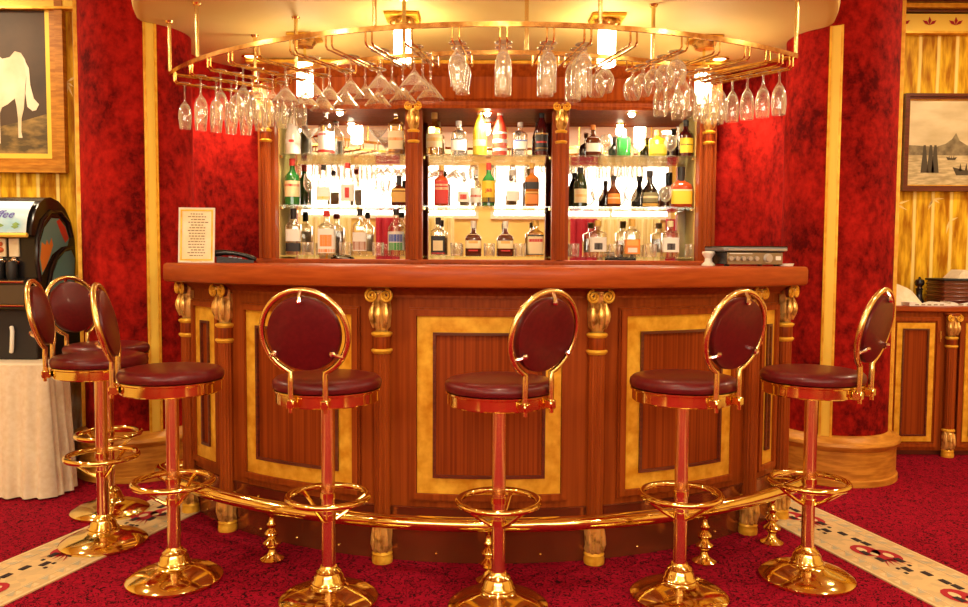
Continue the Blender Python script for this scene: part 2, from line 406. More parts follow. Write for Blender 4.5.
# rear of the room, seen only in the mirrors
wb=struct(MB().box((0,-2.65,1.44),(10,.1,2.86)).build('wall_front',M['cream']))
def window(nm,x0,x1,z0,z1):
    w=struct(MB().pframe(x0,x1,z0,z1,.06,-2.60,-2.54).build(nm,M['white']))
    MB().box(((x0+x1)/2,-2.575,(z0+z1)/2),(x1-x0-.1,.012,z1-z0-.1)).build('daylit_pane',emit('daylight',(1,.93,.80),WIN),w)
    for k in(1,2): MB().box((x0+(x1-x0)*k/3,-2.56,(z0+z1)/2),(.04,.04,z1-z0-.1)).build('mullion',M['white'],w)
WIN=7.0
window('window_1',-3.1,-.1,1.85,2.78); window('window_2',.1,3.1,1.85,2.78)
def curtain(x0,x1,z0,z1,m,label,cat='curtain'):
    n=int((x1-x0)/.02); vs=[];fs=[]
    for k in range(2):
        for i in range(n+1):
            x=x0+(x1-x0)*i/n; y=-2.47+.03*math.sin(i*.9)+.01*math.sin(i*2.3)-(0 if k==0 else 0.012)
            vs+=[(x,y,z0),(x,y,z1)]
    for i in range(n):
        a=2*i; fs.append((a,a+2,a+3,a+1)); b=2*(n+1)+2*i; fs.append((b,b+1,b+3,b+2))
    o=MB().add(vs,fs).build('curtain',m); tag(o,label,cat)
M['curt']=noisy('pale_curtain',(.72,.62,.26),(.88,.82,.52),rough=.9,scale=30,vec=(1,1,.05))
M['drape']=plain('crimson_drape',(.45,.02,.05),.85)
curtain(-3.1,-2.2,.05,1.86,M['curt'],'pale yellow pleated curtain mirrored in the bay above the telephone')
curtain(-1.0,-.5,.05,1.86,M['curt'],'pale yellow pleated curtain mirrored behind the square black-labelled whisky bottle')
curtain(1.9,2.9,.05,1.86,M['curt'],'pale yellow pleated curtain mirrored behind the clear bottles above the amplifier')
curtain(-1.8,-1.4,.05,1.86,M['drape'],'crimson drape mirrored behind the bottle with blue and green label')
curtain(1.42,1.86,.05,1.86,M['drape'],'crimson drape mirrored beside the pilaster under the tall dark bottle')
curtain(3.0,3.5,.05,1.86,M['drape'],'crimson drape mirrored at the outer edge of the bay above the amplifier')
# ------------------------------------------------------------------ pilaster with scroll capital (reused on bar, back bar and sideboard)
def spiral(sx,cx,cz,r0,r1,turns,y,n=40):
    return [(cx+sx*(r0+(r1-r0)*i/n)*math.sin(2*PI*turns*i/n),y,cz+(r0+(r1-r0)*i/n)*math.cos(2*PI*turns*i/n)) for i in range(n+1)]
def make_pilaster(H,zcap,foot=True,rad=.034,parent=None,name='pilaster'):
    """local: stands on z=0, face towards -Y, H = top of the abacus; zcap scales the capital"""
    u=zcap
    zt=H; z_leaf=H-.150*u; z_b1=H-.172*u; z_b2=H-.245*u
    zf=.155 if foot else 0.0
    fl=lambda a,z: 1-.10*abs(math.cos(a*7))**3
    sh=MB().lathe([(rad*.94,zf),(rad*.94,z_b2)],(0,0,0),84,fl=fl).build(name,M['wood'],parent)
    MB().lathe([(rad*.98,z_b2+.006),(rad*1.02,z_b2+.012),(rad*1.02,z_b1-.012),(rad*.95,z_b1)],(0,0,0),32).build('neck_drum',M['woodp'],sh)
    for z in (z_b1-.006,z_b2+.002):
        MB().lathe([(rad*1.0,z-.008*u-.004),(rad*1.20,z-.004),(rad*1.24,z),(rad*1.20,z+.004),(rad*.9,z+.009)],(0,0,0),32).build('gilt_band',M['gold'],sh)
    c=MB()
    # bell with acanthus leaf, scrolls and abacus
    c.lathe([(rad*.66,z_b1),(rad*.70,z_b1+.012*u),(rad*.95,z_leaf-.0),(rad*1.02,z_leaf+.02*u),(rad*1.10,z_leaf+.06*u),(rad*.98,z_leaf+.095*u),(rad*1.05,H-.045*u),(rad*1.1,H-.01*u)],(0,0,0),28,fl=lambda a,z:1+.07*math.cos(a*9))
    for s_ in(-1,1):
        sk=MB().lathe([(0,-.012),(.024*u,-.012),(.024*u,.004),(0,.004)],(0,0,0),16,Matrix.Translation((s_*rad*.86,-rad*.9,H-.030*u))@Matrix.Rotation(PI/2,4,'X'))
        sk.build('scroll_disc',M['darkwood'],sh)
        q=MB().tube(spiral(s_,s_*rad*.86,H-.030*u,.026*u,.003,1.9,-rad*1.12),[.0052*u]*30+[.0068*u]*11,8).build('scroll',M['gold'],sh)
    for k in range(-1,2):      # three drooping leaf lobes
        a=k*.75
        pts=[(math.sin(a)*rad*(1.06+.22*math.sin(t*PI)),-math.cos(a)*rad*(1.06+.25*math.sin(t*PI)),z_leaf+(.10*t-.005)*u) for t in [q/6 for q in range(7)]]
        c.tube(pts,[.003,.007*u,.011*u,.013*u,.012*u,.008*u,.004],8)
    c.ball((0,-rad*1.2,H-.020*u),.007*u,10)
    c.build('leaf_capital',M['gilt'],sh)
    MB().box((0,0,H-.002),(rad*2.6,rad*2.2,.016),bev=.004).build('abacus',M['wood'],sh)
    if foot:
        f=MB().lathe([(rad*1.0,.045),(rad*1.12,.055),(rad*1.0,.07),(rad*1.08,.10),(rad*1.12,.125),(rad*.95,.148),(rad*.9,.158)],(0,0,0),28,fl=lambda a,z:1+.10*math.cos(a*9))
        for k in range(-1,2):
            a=k*.8; f.tube([(math.sin(a)*rad*1.15,-math.cos(a)*rad*1.15,.055+.09*t) for t in(0,.3,.6,1)],[.004,.011,.009,.003],8)
        f.build('leaf_foot',M['gilt'],sh)
        MB().lathe([(rad*.9,.155),(rad*1.22,.16),(rad*1.26,.165),(rad*1.2,.17),(rad*.9,.174)],(0,0,0),32).build('gilt_band',M['gold'],sh)
        MB().lathe([(rad*1.16,.0),(rad*1.2,.004),(rad*1.2,.022),(rad*1.12,.03),(rad*1.2,.038),(rad*1.0,.047),(0,.047)],(0,0,0),32).build('pilaster_base',M['gold'],sh)
    return sh

# ------------------------------------------------------------------ the bar
bx,by=BC
bar=empty('bar_counter',(0,0,0),0,'curved mahogany bar counter with gilded panels, scroll pilasters and thick worktop','bar')
EL,ER=R(-51.2),R(49.4)
MB().sector(EL,ER,1.30,BR,.225,1.085,72,bx,by).build('bar_body',M['wood'],bar)
MB().arc([(1.30,0),(1.785,0),(1.785,.02),(1.80,.205),(1.806,.221),(1.80,.225),(1.30,.225)],EL,ER,72,bx,by).build('kick_plate',M['kick'],bar)
for k in range(-7,8):
    a=R(k*6.6)
    for z,r in((.035,1.788),(.180,1.80)): MB().ball((bx+r*math.sin(a),by-r*math.cos(a),z),.0055,8).build('rivet',M['brass'],bar)
TL,TR_=R(-51.3),R(48.7)
prof=[(1.30,1.087),(1.915,1.087),(1.927,1.091),(1.932,1.10),(1.932,1.155),(1.928,1.165),(1.918,1.170),(1.30,1.170)]
ct=MB()
vsn=80
# worktop: ends rounded in plan
vs=[];fs=[];m=len(prof)
for i in range(vsn+1):
    u=i/vsn; u=.5-.5*math.cos(PI*u); a=TL+(TR_-TL)*u
    e=min(a-TL,TR_-a)*1.93; ins=0 if e>.06 else .06-math.sqrt(max(0,.06**2-(.06-e)**2))
    for (r,z) in prof: vs.append((bx+(min(r,r-ins) if r>1.5 else r)*math.sin(a),by-(r-ins if r>1.5 else r)*math.cos(a),z))
for i in range(vsn):
    for j in range(m):
        l=(j+1)%m; fs.append((i*m+j,i*m+l,(i+1)*m+l,(i+1)*m+j))
fs.append(list(range(m))[::-1]); fs.append([vsn*m+j for j in range(m)])
ct.add(vs,fs).build('worktop',M['woodt'],bar)
MB().arc([(1.79,1.045),(1.815,1.045),(1.815,1.055),(1.84,1.075),(1.86,1.087),(1.79,1.087)],EL,ER,72,bx,by).build('worktop_moulding',M['wood'],bar)
PA=[-50.2,-39.0,-13.3,13.3,39.0,48.4]
def panel(a0,a1,z0,z1):
    t0,t1=R(a0),R(a1); n=14
    p=MB().frame(t0,t1,z0,z1,.024,BR-.002,BR+.020,bx,by,n).frame(t0-.004,t1+.004,z0-.008,z1+.008,.012,BR-.002,BR+.010,bx,by,n).build('panel',M['wood'],bar)
    d=.025/BR; MB().frame(t0+d,t1-d,z0+.024,z1-.024,.064,BR-.002,BR+.007,bx,by,n).build('gold_border',M['gold'],p)
    d=.088/BR; MB().frame(t0+d,t1-d,z0+.087,z1-.087,.011,BR-.002,BR+.016,bx,by,n).build('inner_moulding',M['darkwood'],p)
    d=.098/BR; MB().sector(t0+d,t1-d,BR-.002,BR+.004,z0+.097,z1-.097,n,bx,by).build('panel_field',M['woodp'],p)
panel(-9.7,9.7,.258,1.0); panel(16.6,35.6,.258,1.0); panel(-35.6,-16.6,.258,1.0); panel(41.4,46.4,.258,1.0); panel(-49.0,-40.9,.258,1.0)
pil0=None
for i,a in enumerate(PA):
    if pil0 is None: pil0=make_pilaster(1.083,1.0,True,.034,bar); p=pil0
    else: p=copy_tree(pil0,bar)
    rr=BR+.018; t=R(a); p.location=(bx+rr*math.sin(t),by-rr*math.cos(t),0); p.rotation_euler=(0,0,t)
# ------------------------------------------------------------------ brass foot rail
rail=empty('foot_rail',(0.01,2.92,0),0,'polished brass foot rail curving round the bar on turned posts','rail')
def rl(o): o.parent=rail; o.location=(-.01,-2.92,0); return o
RR=1.955
pts=[]
for i in range(-50,48,2):
    a=R(i); pts.append((bx+RR*math.sin(a),by-RR*math.cos(a),.212))
for s_ in(-1,1):
    a=R(47.3 if s_>0 else -51.2); q=[(bx+(RR-d)*math.sin(a+s_*e),by-(RR-d)*math.cos(a+s_*e),.212) for d,e in((.01,.005),(.05,.02),(.10,.022),(.17,.0))]
    pts=pts+q if s_>0 else q[::-1]+pts
rl(MB().tube(pts,.0275,16).build('rail_tube',M['brass']))
pp=[(0,0),(.046,0),(.047,.006),(.036,.013),(.022,.022),(.016,.032),(.014,.045),(.026,.054),(.034,.064),(.034,.07),(.022,.08),(.014,.09),(.024,.10),(.028,.108),(.022,.118),(.012,.128),(.018,.138),(.020,.144),(.012,.154),(.009,.17),(.009,.175),(.016,.185),(.02,.192)]
for a in(-26,0,26,38):
    t=R(a); rl(MB().lathe(pp,(bx+RR*math.sin(t),by-RR*math.cos(t),0),24).build('rail_post',M['brass']))

# ------------------------------------------------------------------ bar stools
def make_stool():
    s=empty('bar_stool')
    MB().lathe([(0,0),(.168,0),(.172,.004),(.172,.012),(.165,.019),(.135,.034),(.095,.047),(.070,.053),(.060,.058),(.057,.064),(.059,.070),(.053,.078),(.050,.092),(.043,.101),(.043,.106),(.037,.111),(.031,.116),(.028,.124),(0,.124)],n=44).build('base',M['brass'],s)
    MB().lathe([(.0235,.115),(.0235,.712)],n=24).build('pole',M['brass_pole'],s)
    for z in(.298,.375): MB().lathe([(.0235,z-.012),(.0275,z-.010),(.0275,z+.010),(.0235,z+.012)],n=24).build('pole_collar',M['brass'],s)
    MB().tube([(.138*math.cos(2*PI*i/40),.138*math.sin(2*PI*i/40),.370) for i in range(40)],.0115,10,True).build('foot_ring',M['brass'],s)
    for k in range(3):
        a=2*PI*k/3+R(30)
        MB().tube([(.022*math.cos(a),.022*math.sin(a),.285),(.06*math.cos(a),.06*math.sin(a),.308),(.132*math.cos(a),.132*math.sin(a),.364)],.0072,8).build('strut',M['brass'],s)
    MB().lathe([(0,.705),(.05,.705),(.16,.708),(.172,.706),(.176,.710),(.176,.742),(.182,.746),(.182,.752),(0,.752)],n=44).build('seat_band',M['brass'],s)
    MB().lathe([(0,.752),(.176,.752),(.183,.757),(.186,.768),(.184,.780),(.174,.790),(.15,.795),(.10,.799),(0,.801)],n=44).build('seat_cushion',M['leather'],s)
    # back: tilted outwards
    cz,cy=.958,-.216; T=Matrix.Translation((0,cy,cz))@Matrix.Rotation(R(12),4,'X')
    Rf=.142; pts=[]
    a0=R(-90+24); a1=R(270-24)
    for i in range(41):
        a=a0+(a1-a0)*i/40; pts.append(T@Vector((Rf*math.cos(a),0,Rf*math.sin(a))))
    xb=Rf*math.cos(a0)
    lo=lambda sx,z,y:(sx*xb,y,z)
    pts=[lo(1,.715,-.188),lo(1,.775,-.189),lo(1,.80,-.190)]+pts+[lo(-1,.80,-.190),lo(-1,.775,-.189),lo(-1,.715,-.188)]
    bf=MB().tube(pts,.0098,10).build('back_frame',M['brass_sat'],s)
    for sx in(-1,1):
        MB().box((sx*xb,-.186,.726),(.026,.034,.030),bev=.004).lathe([(0,0),(.007,0),(.007,.016),(0,.016)],(sx*xb,-.192,.698),10).build('clamp',M['brass'],bf)
    MB().lathe([(0,-.017),(.105,-.017),(.119,-.013),(.123,0),(.119,.013),(.105,.018),(.06,.024),(0,.026)],n=44,M=T@Matrix.Rotation(-PI/2,4,'X')).build('back_pad',M['leather'],s)
    for a in(90,212,328):
        a=R(a); c=Vector((math.cos(a),0,math.sin(a)))
        MB().tube([T@(c*.107+Vector((0,-.022,0))),T@(c*.125+Vector((0,-.020,0))),T@(c*.140+Vector((0,-.006,0)))],.0065,8).ball(T@(c*.111+Vector((0,-.024,0))),.010,8).build('clip',M['chrome'],bf)
    return s
st0=make_stool()
ST=[(-.538,2.74,-8,'stool, round back squarely facing us before a wide bar panel'),
 (.054,2.695,40,'stool in front of the middle bar panel, its round back turned aside'),
 (.700,2.785,35,'stool in front of the bar panel below the silver amplifier'),
 (1.222,2.955,45,'stool next to the velvet column by the sideboard, closest to the harbour picture'),
 (-1.143,2.91,-75,'stool at the menu card end of the bar, narrow edge-on back'),
 (-1.585,3.285,-75,'stool standing on the cream border strip beside the cream tablecloth'),
 (-1.752,3.70,-113,'rear stool between tablecloth and velvet column, its round back facing forward')]
for i,(x,y,a,lb) in enumerate(ST):
    o=st0 if i==0 else copy_tree(st0)
    o.location=(x,y,0); o.rotation_euler=(0,0,R(a)); tag(o,'maroon leather '+lb,'bar stool','bar stools along the counter')
# ------------------------------------------------------------------ mirrored back bar
CY=5.10; X0=.015
bb=empty('back_bar_cabinet',(X0,CY,0),0,'tall mahogany back bar with three mirrored bays, scroll pilasters and glass shelves','cabinet')
PX=[-1.395,-.465,.465,1.395]
MB().box((0,.17,.585),(2.90,.40,1.17)).build('base_unit',M['wood'],bb)
MB().box((0,.12,1.178),(2.92,.30,.022),bev=.004).build('sill',M['woodt'],bb)
fr=MB()
for px in PX: fr.box((px,.045,1.665),(.105,.09,.96))
fr.box((0,.05,2.150),(2.9,.10,.030))
fr.build('front_frame',M['wood'],bb)
MB().box((0,.335,1.80),(2.90,.03,1.25)).build('back_board',M['darkwood'],bb)
for px in (-1.352,1.352): MB().box((px,.20,1.665),(.03,.22,.96)).build('side_panel',M['cream'],bb)
tp=MB().box((0,.21,2.151),(2.9,.22,.03)).build('bay_ceiling',M['wood'],bb)
cor=MB()
# cornice: stepped fascia and crown
def corn(x0,x1,out):
    pr=[(0.0,2.132),(-.012-out,2.132),(-.018-out,2.150),(-.012-out,2.156),(-.012-out,2.175),(-.032-out,2.19),(-.025-out,2.20),(-.025-out,2.325),(-.04-out,2.335),(-.05-out,2.352),(-.075-out,2.372),(-.08-out,2.39),(0.0,2.39)]
    n=len(pr); vs=[(x0,y,z) for y,z in pr]+[(x1,y,z) for y,z in pr]
    fs=[list(range(n))[::-1],[n+i for i in range(n)]]
    for i in range(n): j=(i+1)%n; fs.append((i,j,n+j,n+i))
    cor.add(vs,fs)
corn(-1.47,1.47,.0); corn(-.56,.56,.035)
cor.build('cornice',M['wood'],bb)
MB().box((0,-.055,2.402),(2.98,.13,.022),bev=.005).build('gilt_crown',M['gold'],bb)
for k in range(3):
    xa,xb=PX[k]+.05,PX[k+1]-.05; xm=(xa+xb)/2
    if k==0: xa=PX[0]+.059; xm=(xa+xb)/2
    if k==2: xb=PX[3]-.059; xm=(xa+xb)/2
    MB().box((xm,.312,1.66),((xb-xa+(.04 if k==1 else .0)),.008,.98)).build('mirror',M['mirror'],bb)
    for z in (1.207,1.530,1.856):
        MB().box((xm,.185,z),(xb-xa-.002 if k!=1 else xb-xa+.02,.235,.010)).build('glass_shelf',M['shelf_glass'],bb)
    for z in (1.530,1.856):
        for sx in(xa+.01,xb-.01): MB().box((sx,.10,z-.012),(.012,.03,.014)).build('shelf_bracket',M['brass'],bb)
    sp=MB().lathe([(0,2.143),(.038,2.143),(.042,2.138),(.036,2.130),(.030,2.128)],(xm+(-.02,0,.0)[k],.09,0),20).build('spotlight',M['brass'],bb)
    MB().ball((xm+(-.02,0,0)[k],.09,2.128),.022,12).build('spot_bulb',M['bulb'],sp)
pc0=None
for px in PX:
    if pc0 is None: pc0=make_pilaster(.985,1.0,False,.032,bb); p=pc0
    else: p=copy_tree(pc0,bb)
    p.location=(px,-.012,1.19)

# ------------------------------------------------------------------ bottles
GB={}
def gmat(kind):
    if kind in GB: return GB[kind]
    d=dict(green=lambda:plain('green_bottle',(.02,.16,.03),.08,coat=.5),
      dkgreen=lambda:plain('dark_green_bottle',(.015,.035,.012),.08,coat=.5),
      brown=lambda:plain('brown_bottle',(.10,.018,.006),.08,coat=.5),
      amber=lambda:plain('amber_bottle',(.45,.12,.015),.08,coat=.5),
      black=lambda:plain('black_bottle',(.012,.008,.008),.08,coat=.5),
      wine=lambda:plain('dark_red_bottle',(.07,.006,.008),.08,coat=.5),
      yellow=lambda:plain('yellow_bottle',(.85,.62,.03),.15,coat=.5),
      red=lambda:plain('red_bottle',(.75,.06,.03),.15,coat=.5),
      frost=lambda:plain('white_bottle',(.85,.80,.72),.25,coat=.3),
      clear=lambda:M['gb_clear'],
      ygreen=lambda:plain('yellow_green_bottle',(.45,.40,.02),.1,coat=.5),
      lgold=lambda:thin_glass('pale_gold_bottle',(.98,.84,.5),.22,.9,1.6),
      tea=lambda:plain('red_amber_bottle',(.40,.05,.012),.08,coat=.5))[kind]()
    GB[kind]=d; return d
CM={}
def cmat(c):
    if c not in CM: CM[c]=plain('label_colour',c,.45)
    return CM[c]
WHT=(.85,.82,.74);CRM=(.85,.70,.40);RED=(.62,.03,.02);BLK=(.02,.015,.015);YEL=(.90,.62,.04);GLD=(.80,.48,.10);ORG=(.85,.28,.04);BLU=(.06,.12,.50);GRN=(.05,.35,.06);SIL=(.6,.58,.55)
def prof(shape,H,r):
    P=dict(
     std=[(0,0),(.9,0),(1,.012),(1,.56),(.94,.62),(.70,.68),(.42,.73),(.33,.78),(.30,.93),(.34,.94),(.34,.97),(.28,1)],
     sqr=[(0,0),(.93,0),(1,.012),(1,.62),(.96,.66),(.66,.70),(.36,.735),(.31,.77),(.30,.93),(.35,.94),(.35,.97),(.28,1)],
     tall=[(0,0),(.9,0),(1,.012),(1,.50),(.93,.60),(.70,.72),(.46,.82),(.36,.88),(.33,.95),(.36,.955),(.36,.98),(.3,1)],
     cone=[(0,0),(.9,0),(1,.012),(1,.40),(.96,.48),(.78,.60),(.55,.72),(.38,.82),(.33,.88),(.32,.95),(.35,.96),(.3,1)],
     bulb=[(0,0),(.8,0),(.95,.02),(1,.15),(.98,.32),(.85,.46),(.58,.56),(.36,.64),(.28,.72),(.26,.93),(.31,.94),(.31,.97),(.25,1)],
     squat=[(0,0),(.95,0),(1,.02),(1,.50),(.92,.56),(.60,.62),(.34,.66),(.26,.72),(.24,.93),(.30,.94),(.30,.97),(.24,1)])
    return [(a*r,b*H) for a,b in P[shape]]
def bottle(px,zb,Hpx,wpx,shape,kind,cap,capf,labels,lb,y=5.235,txt=None,sq=None,group='liquor bottles on the glass shelves'):
    s_=800/(y*1.0); x=(px-484)/s_; H=Hpx/s_; r=wpx/2/s_
    if sq is None: sq=.8 if shape in('sqr','squat') else 0
    p=prof(shape,H,r); sy=.72 if sq else 1
    o=MB().lathe(p,(0,0,0),28,sq=sq,sy=sy).build('liquor_bottle',gmat(kind),loc=(x,y,zb)); tag(o,lb,'bottle',group)
    cm=cmat(cap) if cap else None
    if cap:
        rn=p[-3][0]*1.12; MB().lathe([(0,H*(1-capf)),(rn,H*(1-capf)),(rn*1.03,H*.995),(rn*.8,H*1.004),(0,H*1.004)],(0,0,0),18).build('cap',cm,o)
    def rad_at(f):
        for (a,b),(c,d) in zip(p,p[1:]):
            if b<=f*H<=d and d>b: return a+(c-a)*(f*H-b)/(d-b)
        return r
    for (f0,f1,col,arc_) in labels:
        mb=MB(); n=16; vs=[];fs=[]; aw=R(arc_)/2
        for i in range(n+1):
            a=-PI/2-aw+2*aw*i/n
            for f in(f0,(f0+f1)/2,f1):
                k=1
                if sq: ca,sa=abs(math.cos(a)),abs(math.sin(a)); q=2+sq*8; k=(1-sq)+sq/((ca**q+sa**q)**(1/q))
                rr=rad_at(f)*k+.0014; vs.append((rr*math.cos(a),rr*math.sin(a)*sy-(.0006 if sq else 0),f*H))
        for i in range(n):
            for j in(0,1): b=i*3+j; fs.append((b,b+3,b+4,b+1))
        mb.add(vs,fs).build('label',cmat(col),o)
    if txt:
        t,f,size,col=txt; vs,fs=text_pts(t,size,bold=.0008)
        rr=rad_at(f)+.0026
        vv=[(rr*math.sin(vx/rr),-rr*math.cos(vx/rr),f*H+vy) if not sq else (vx,-rr*sy-.001,f*H+vy) for vx,vy,_ in vs]
        MB().add(vv,fs).build('label_lettering',cmat(col),o)
    return o
Z1,Z2,Z3=1.8612,1.5352,1.2122
B=bottle
# horse-painting side bay
B(294,Z1,44,15,'cone','frost',BLK,.14,[(.24,.34,WHT,150),(.26,.32,RED,40)],'white bottle with black cap on the top shelf, nearest the menu card')
B(327,Z1,46,16,'std','clear',WHT,.12,[(.10,.48,WHT,170),(.04,.10,RED,200),(.40,.45,RED,120)],'clear white-labelled bottle with red foot band on the top shelf')
B(396,Z1,47,15,'sqr','lgold',GLD,.10,[(.12,.50,CRM,150),(.30,.36,ORG,130)],'pale gold square bottle at the end of the top shelf above the telephone')
B(293,Z2,46,15,'std','green',RED,.15,[(.18,.52,CRM,170),(.40,.45,RED,150)],'green bottle with red cap and cream label on the middle shelf')
B(324,Z2,40,13,'sqr','clear',BLK,.12,[(.12,.45,WHT,140),(.16,.22,YEL,120)],'clear square bottle with black cap and yellow-striped label on the middle shelf')
B(348,Z2,42,13,'sqr','clear',RED,.12,[(.10,.5,WHT,140),(.18,.42,RED,36)],'clear bottle with a red figure on its white label, middle shelf')
B(399,Z2,30,15,'squat','brown',BLK,.30,[(.12,.46,GLD,120),(.5,.56,GLD,120)],'small dark brown bottle with black cap at the end of the middle shelf')
B(294,Z3,46,15,'sqr','clear',BLK,.22,[(.30,.56,WHT,150),(.08,.26,BLK,110)],'clear bottle with black cap and black and white label on the bottom shelf')
B(327,Z3,44,17,'sqr','clear',RED,.12,[(.05,.60,WHT,165),(.20,.46,ORG,70),(.07,.14,ORG,150)],'square bottle with red cap and orange figure on its label, bottom shelf')
B(360,Z3,46,14,'sqr','clear',BLK,.14,[(.10,.50,WHT,120),(.12,.30,(.45,.2,.12),100)],'clear bottle with dark cap and brown label on the bottom shelf')
B(396,Z3,46,16,'std','clear',BLK,.12,[(.12,.52,WHT,160),(.30,.46,BLU,110),(.12,.28,GRN,110)],'clear bottle with blue and green label on the bottom shelf')
# middle bay
B(434,Z1,42,16,'std','lgold',GLD,.14,[(.18,.50,CRM,165),(.32,.40,GLD,150)],'gold-labelled clear bottle at the start of the middle bay top shelf')
B(458,Z1,34,15,'sqr','clear',SIL,.14,[(.14,.46,WHT,150),(.44,.48,BLK,110)],'short clear square bottle with silver cap on the middle bay top shelf')
B(479,Z1,45,14,'tall','yellow',WHT,.10,[(.20,.34,(.95,.80,.2),120)],'bright yellow bottle under the middle spotlight')
B(499,Z1,44,14,'tall','red',WHT,.10,[(.28,.36,WHT,170),(.10,.16,WHT,150),(.48,.52,WHT,160)],'red and white bottle next to the bright yellow bottle')
B(519,Z1,33,14,'sqr','clear',SIL,.14,[(.20,.45,WHT,130),(.42,.47,BLU,100)],'short clear bottle between the red bottle and the dark wine bottle')
B(540,Z1,44,13,'tall','wine',BLK,.20,[(.10,.48,BLK,140),(.46,.50,GLD,170),(.14,.18,GLD,140),(.28,.32,RED,100)],'dark red bottle with gold bands at the end of the middle bay top shelf')
B(441,Z2,40,14,'sqr','tea',GLD,.12,[(.06,.62,RED,130),(.40,.46,CRM,128),(.50,.54,CRM,128)],'red-labelled square whisky bottle with pale slanted band, middle shelf')
B(463,Z2,34,11,'sqr','clear',SIL,.14,[(.12,.42,WHT,130),(.20,.34,RED,60)],'slim clear bottle with a small red seal on the middle shelf')
B(475,Z2,36,11,'std','clear',WHT,.14,[(.10,.5,WHT,150),(.25,.31,RED,130)],'clear white-labelled bottle with red cross band, beside the green bottle with yellow label')
B(488,Z2,43,13,'std','green',RED,.16,[(.10,.58,YEL,175),(.08,.20,BLK,160)],'green bottle with yellow label and red cap below the bright yellow bottle',txt=('J&B',.36,.030,RED))
B(512,Z2,36,13,'sqr','clear',SIL,.14,[(.15,.42,WHT,130)],'plain clear square bottle on the middle shelf between the green and black-labelled bottles')
B(531,Z2,43,14,'sqr','amber',GLD,.12,[(.40,.56,BLK,135),(.06,.28,ORG,135),(.30,.34,GLD,130)],'amber square whisky bottle with black slanted label near the shelf end')
B(438,Z3,38,14,'sqr','clear',BLK,.18,[(.04,.52,BLK,140),(.14,.40,CRM,70),(.05,.09,RED,135)],'square whisky bottle with black label and black cap on the bottom shelf',txt=None)
B(473,Z3,35,16,'squat','brown',WHT,.20,[(.22,.62,CRM,120),(.36,.44,GLD,60),(.14,.18,RED,60)],'brown squat bottle with cream label and white cap, nearer the black-labelled square bottle')
B(505,Z3,35,16,'squat','brown',WHT,.20,[(.22,.62,CRM,120),(.36,.44,GLD,60),(.14,.18,RED,60)],'brown squat bottle with cream label and white cap, nearer the orange-labelled square bottle')
B(535,Z3,36,16,'sqr','lgold',GLD,.16,[(.06,.56,CRM,135),(.40,.48,RED,90),(.54,.60,BLK,138),(.04,.08,BLK,138)],'square bottle with large cream and orange label on the bottom shelf of the middle bay')
# harbour-picture side bay
B(591,Z1,31,15,'squat','brown',ORG,.16,[(.14,.60,WHT,95)],'square brown bottle with white label on the top shelf',y=5.235)
B(621,Z1,27,14,'sqr','green',WHT,.30,[],'small green bottle with white stopper on the top shelf')
B(655,Z1,26,17,'sqr','ygreen',GLD,.2,[(.10,.45,YEL,130)],'squat yellow bottle in front of the mirrored lamp')
B(683,Z1,36,14,'std','wine',BLK,.16,[(.10,.50,YEL,130),(.30,.34,BLK,120)],'dark bottle with yellow label at the end of the top shelf')
B(579,Z2,39,14,'tall','dkgreen',BLK,.24,[(.10,.45,CRM,120),(.25,.31,GLD,110)],'tall dark bottle with cream label on the middle shelf beside the pilaster')
B(612,Z2,31,15,'bulb','brown',BLK,.16,[(.10,.42,ORG,110),(.26,.30,CRM,110)],'round-bellied brown cognac bottle on the middle shelf')
B(648,Z2,36,18,'bulb','black',BLK,.16,[(.12,.40,(.25,.22,.1),110),(.24,.30,CRM,110),(.02,.10,GLD,120)],'broad black bottle with dull gold label on the middle shelf')
B(679,Z2,40,21,'squat','tea',BLK,.35,[(.08,.40,YEL,120),(.40,.44,CRM,110)],'wide amber bottle with yellow label and long black neck at the middle shelf end')
B(597,Z3,36,17,'sqr','clear',GLD,.16,[(.14,.54,WHT,110),(.20,.38,BLK,50)],'clear square bottle with black cross label, nearer the middle of the back bar')
B(631,Z3,38,16,'sqr','clear',GLD,.20,[(.08,.46,ORG,120),(.30,.44,GLD,70),(.12,.24,WHT,60)],'clear bottle with orange label and gold cap on the bottom shelf')
B(669,Z3,36,17,'sqr','clear',CRM,.16,[(.14,.54,WHT,110),(.20,.38,BLK,50)],'clear square bottle with black cross label, below the wide amber bottle')

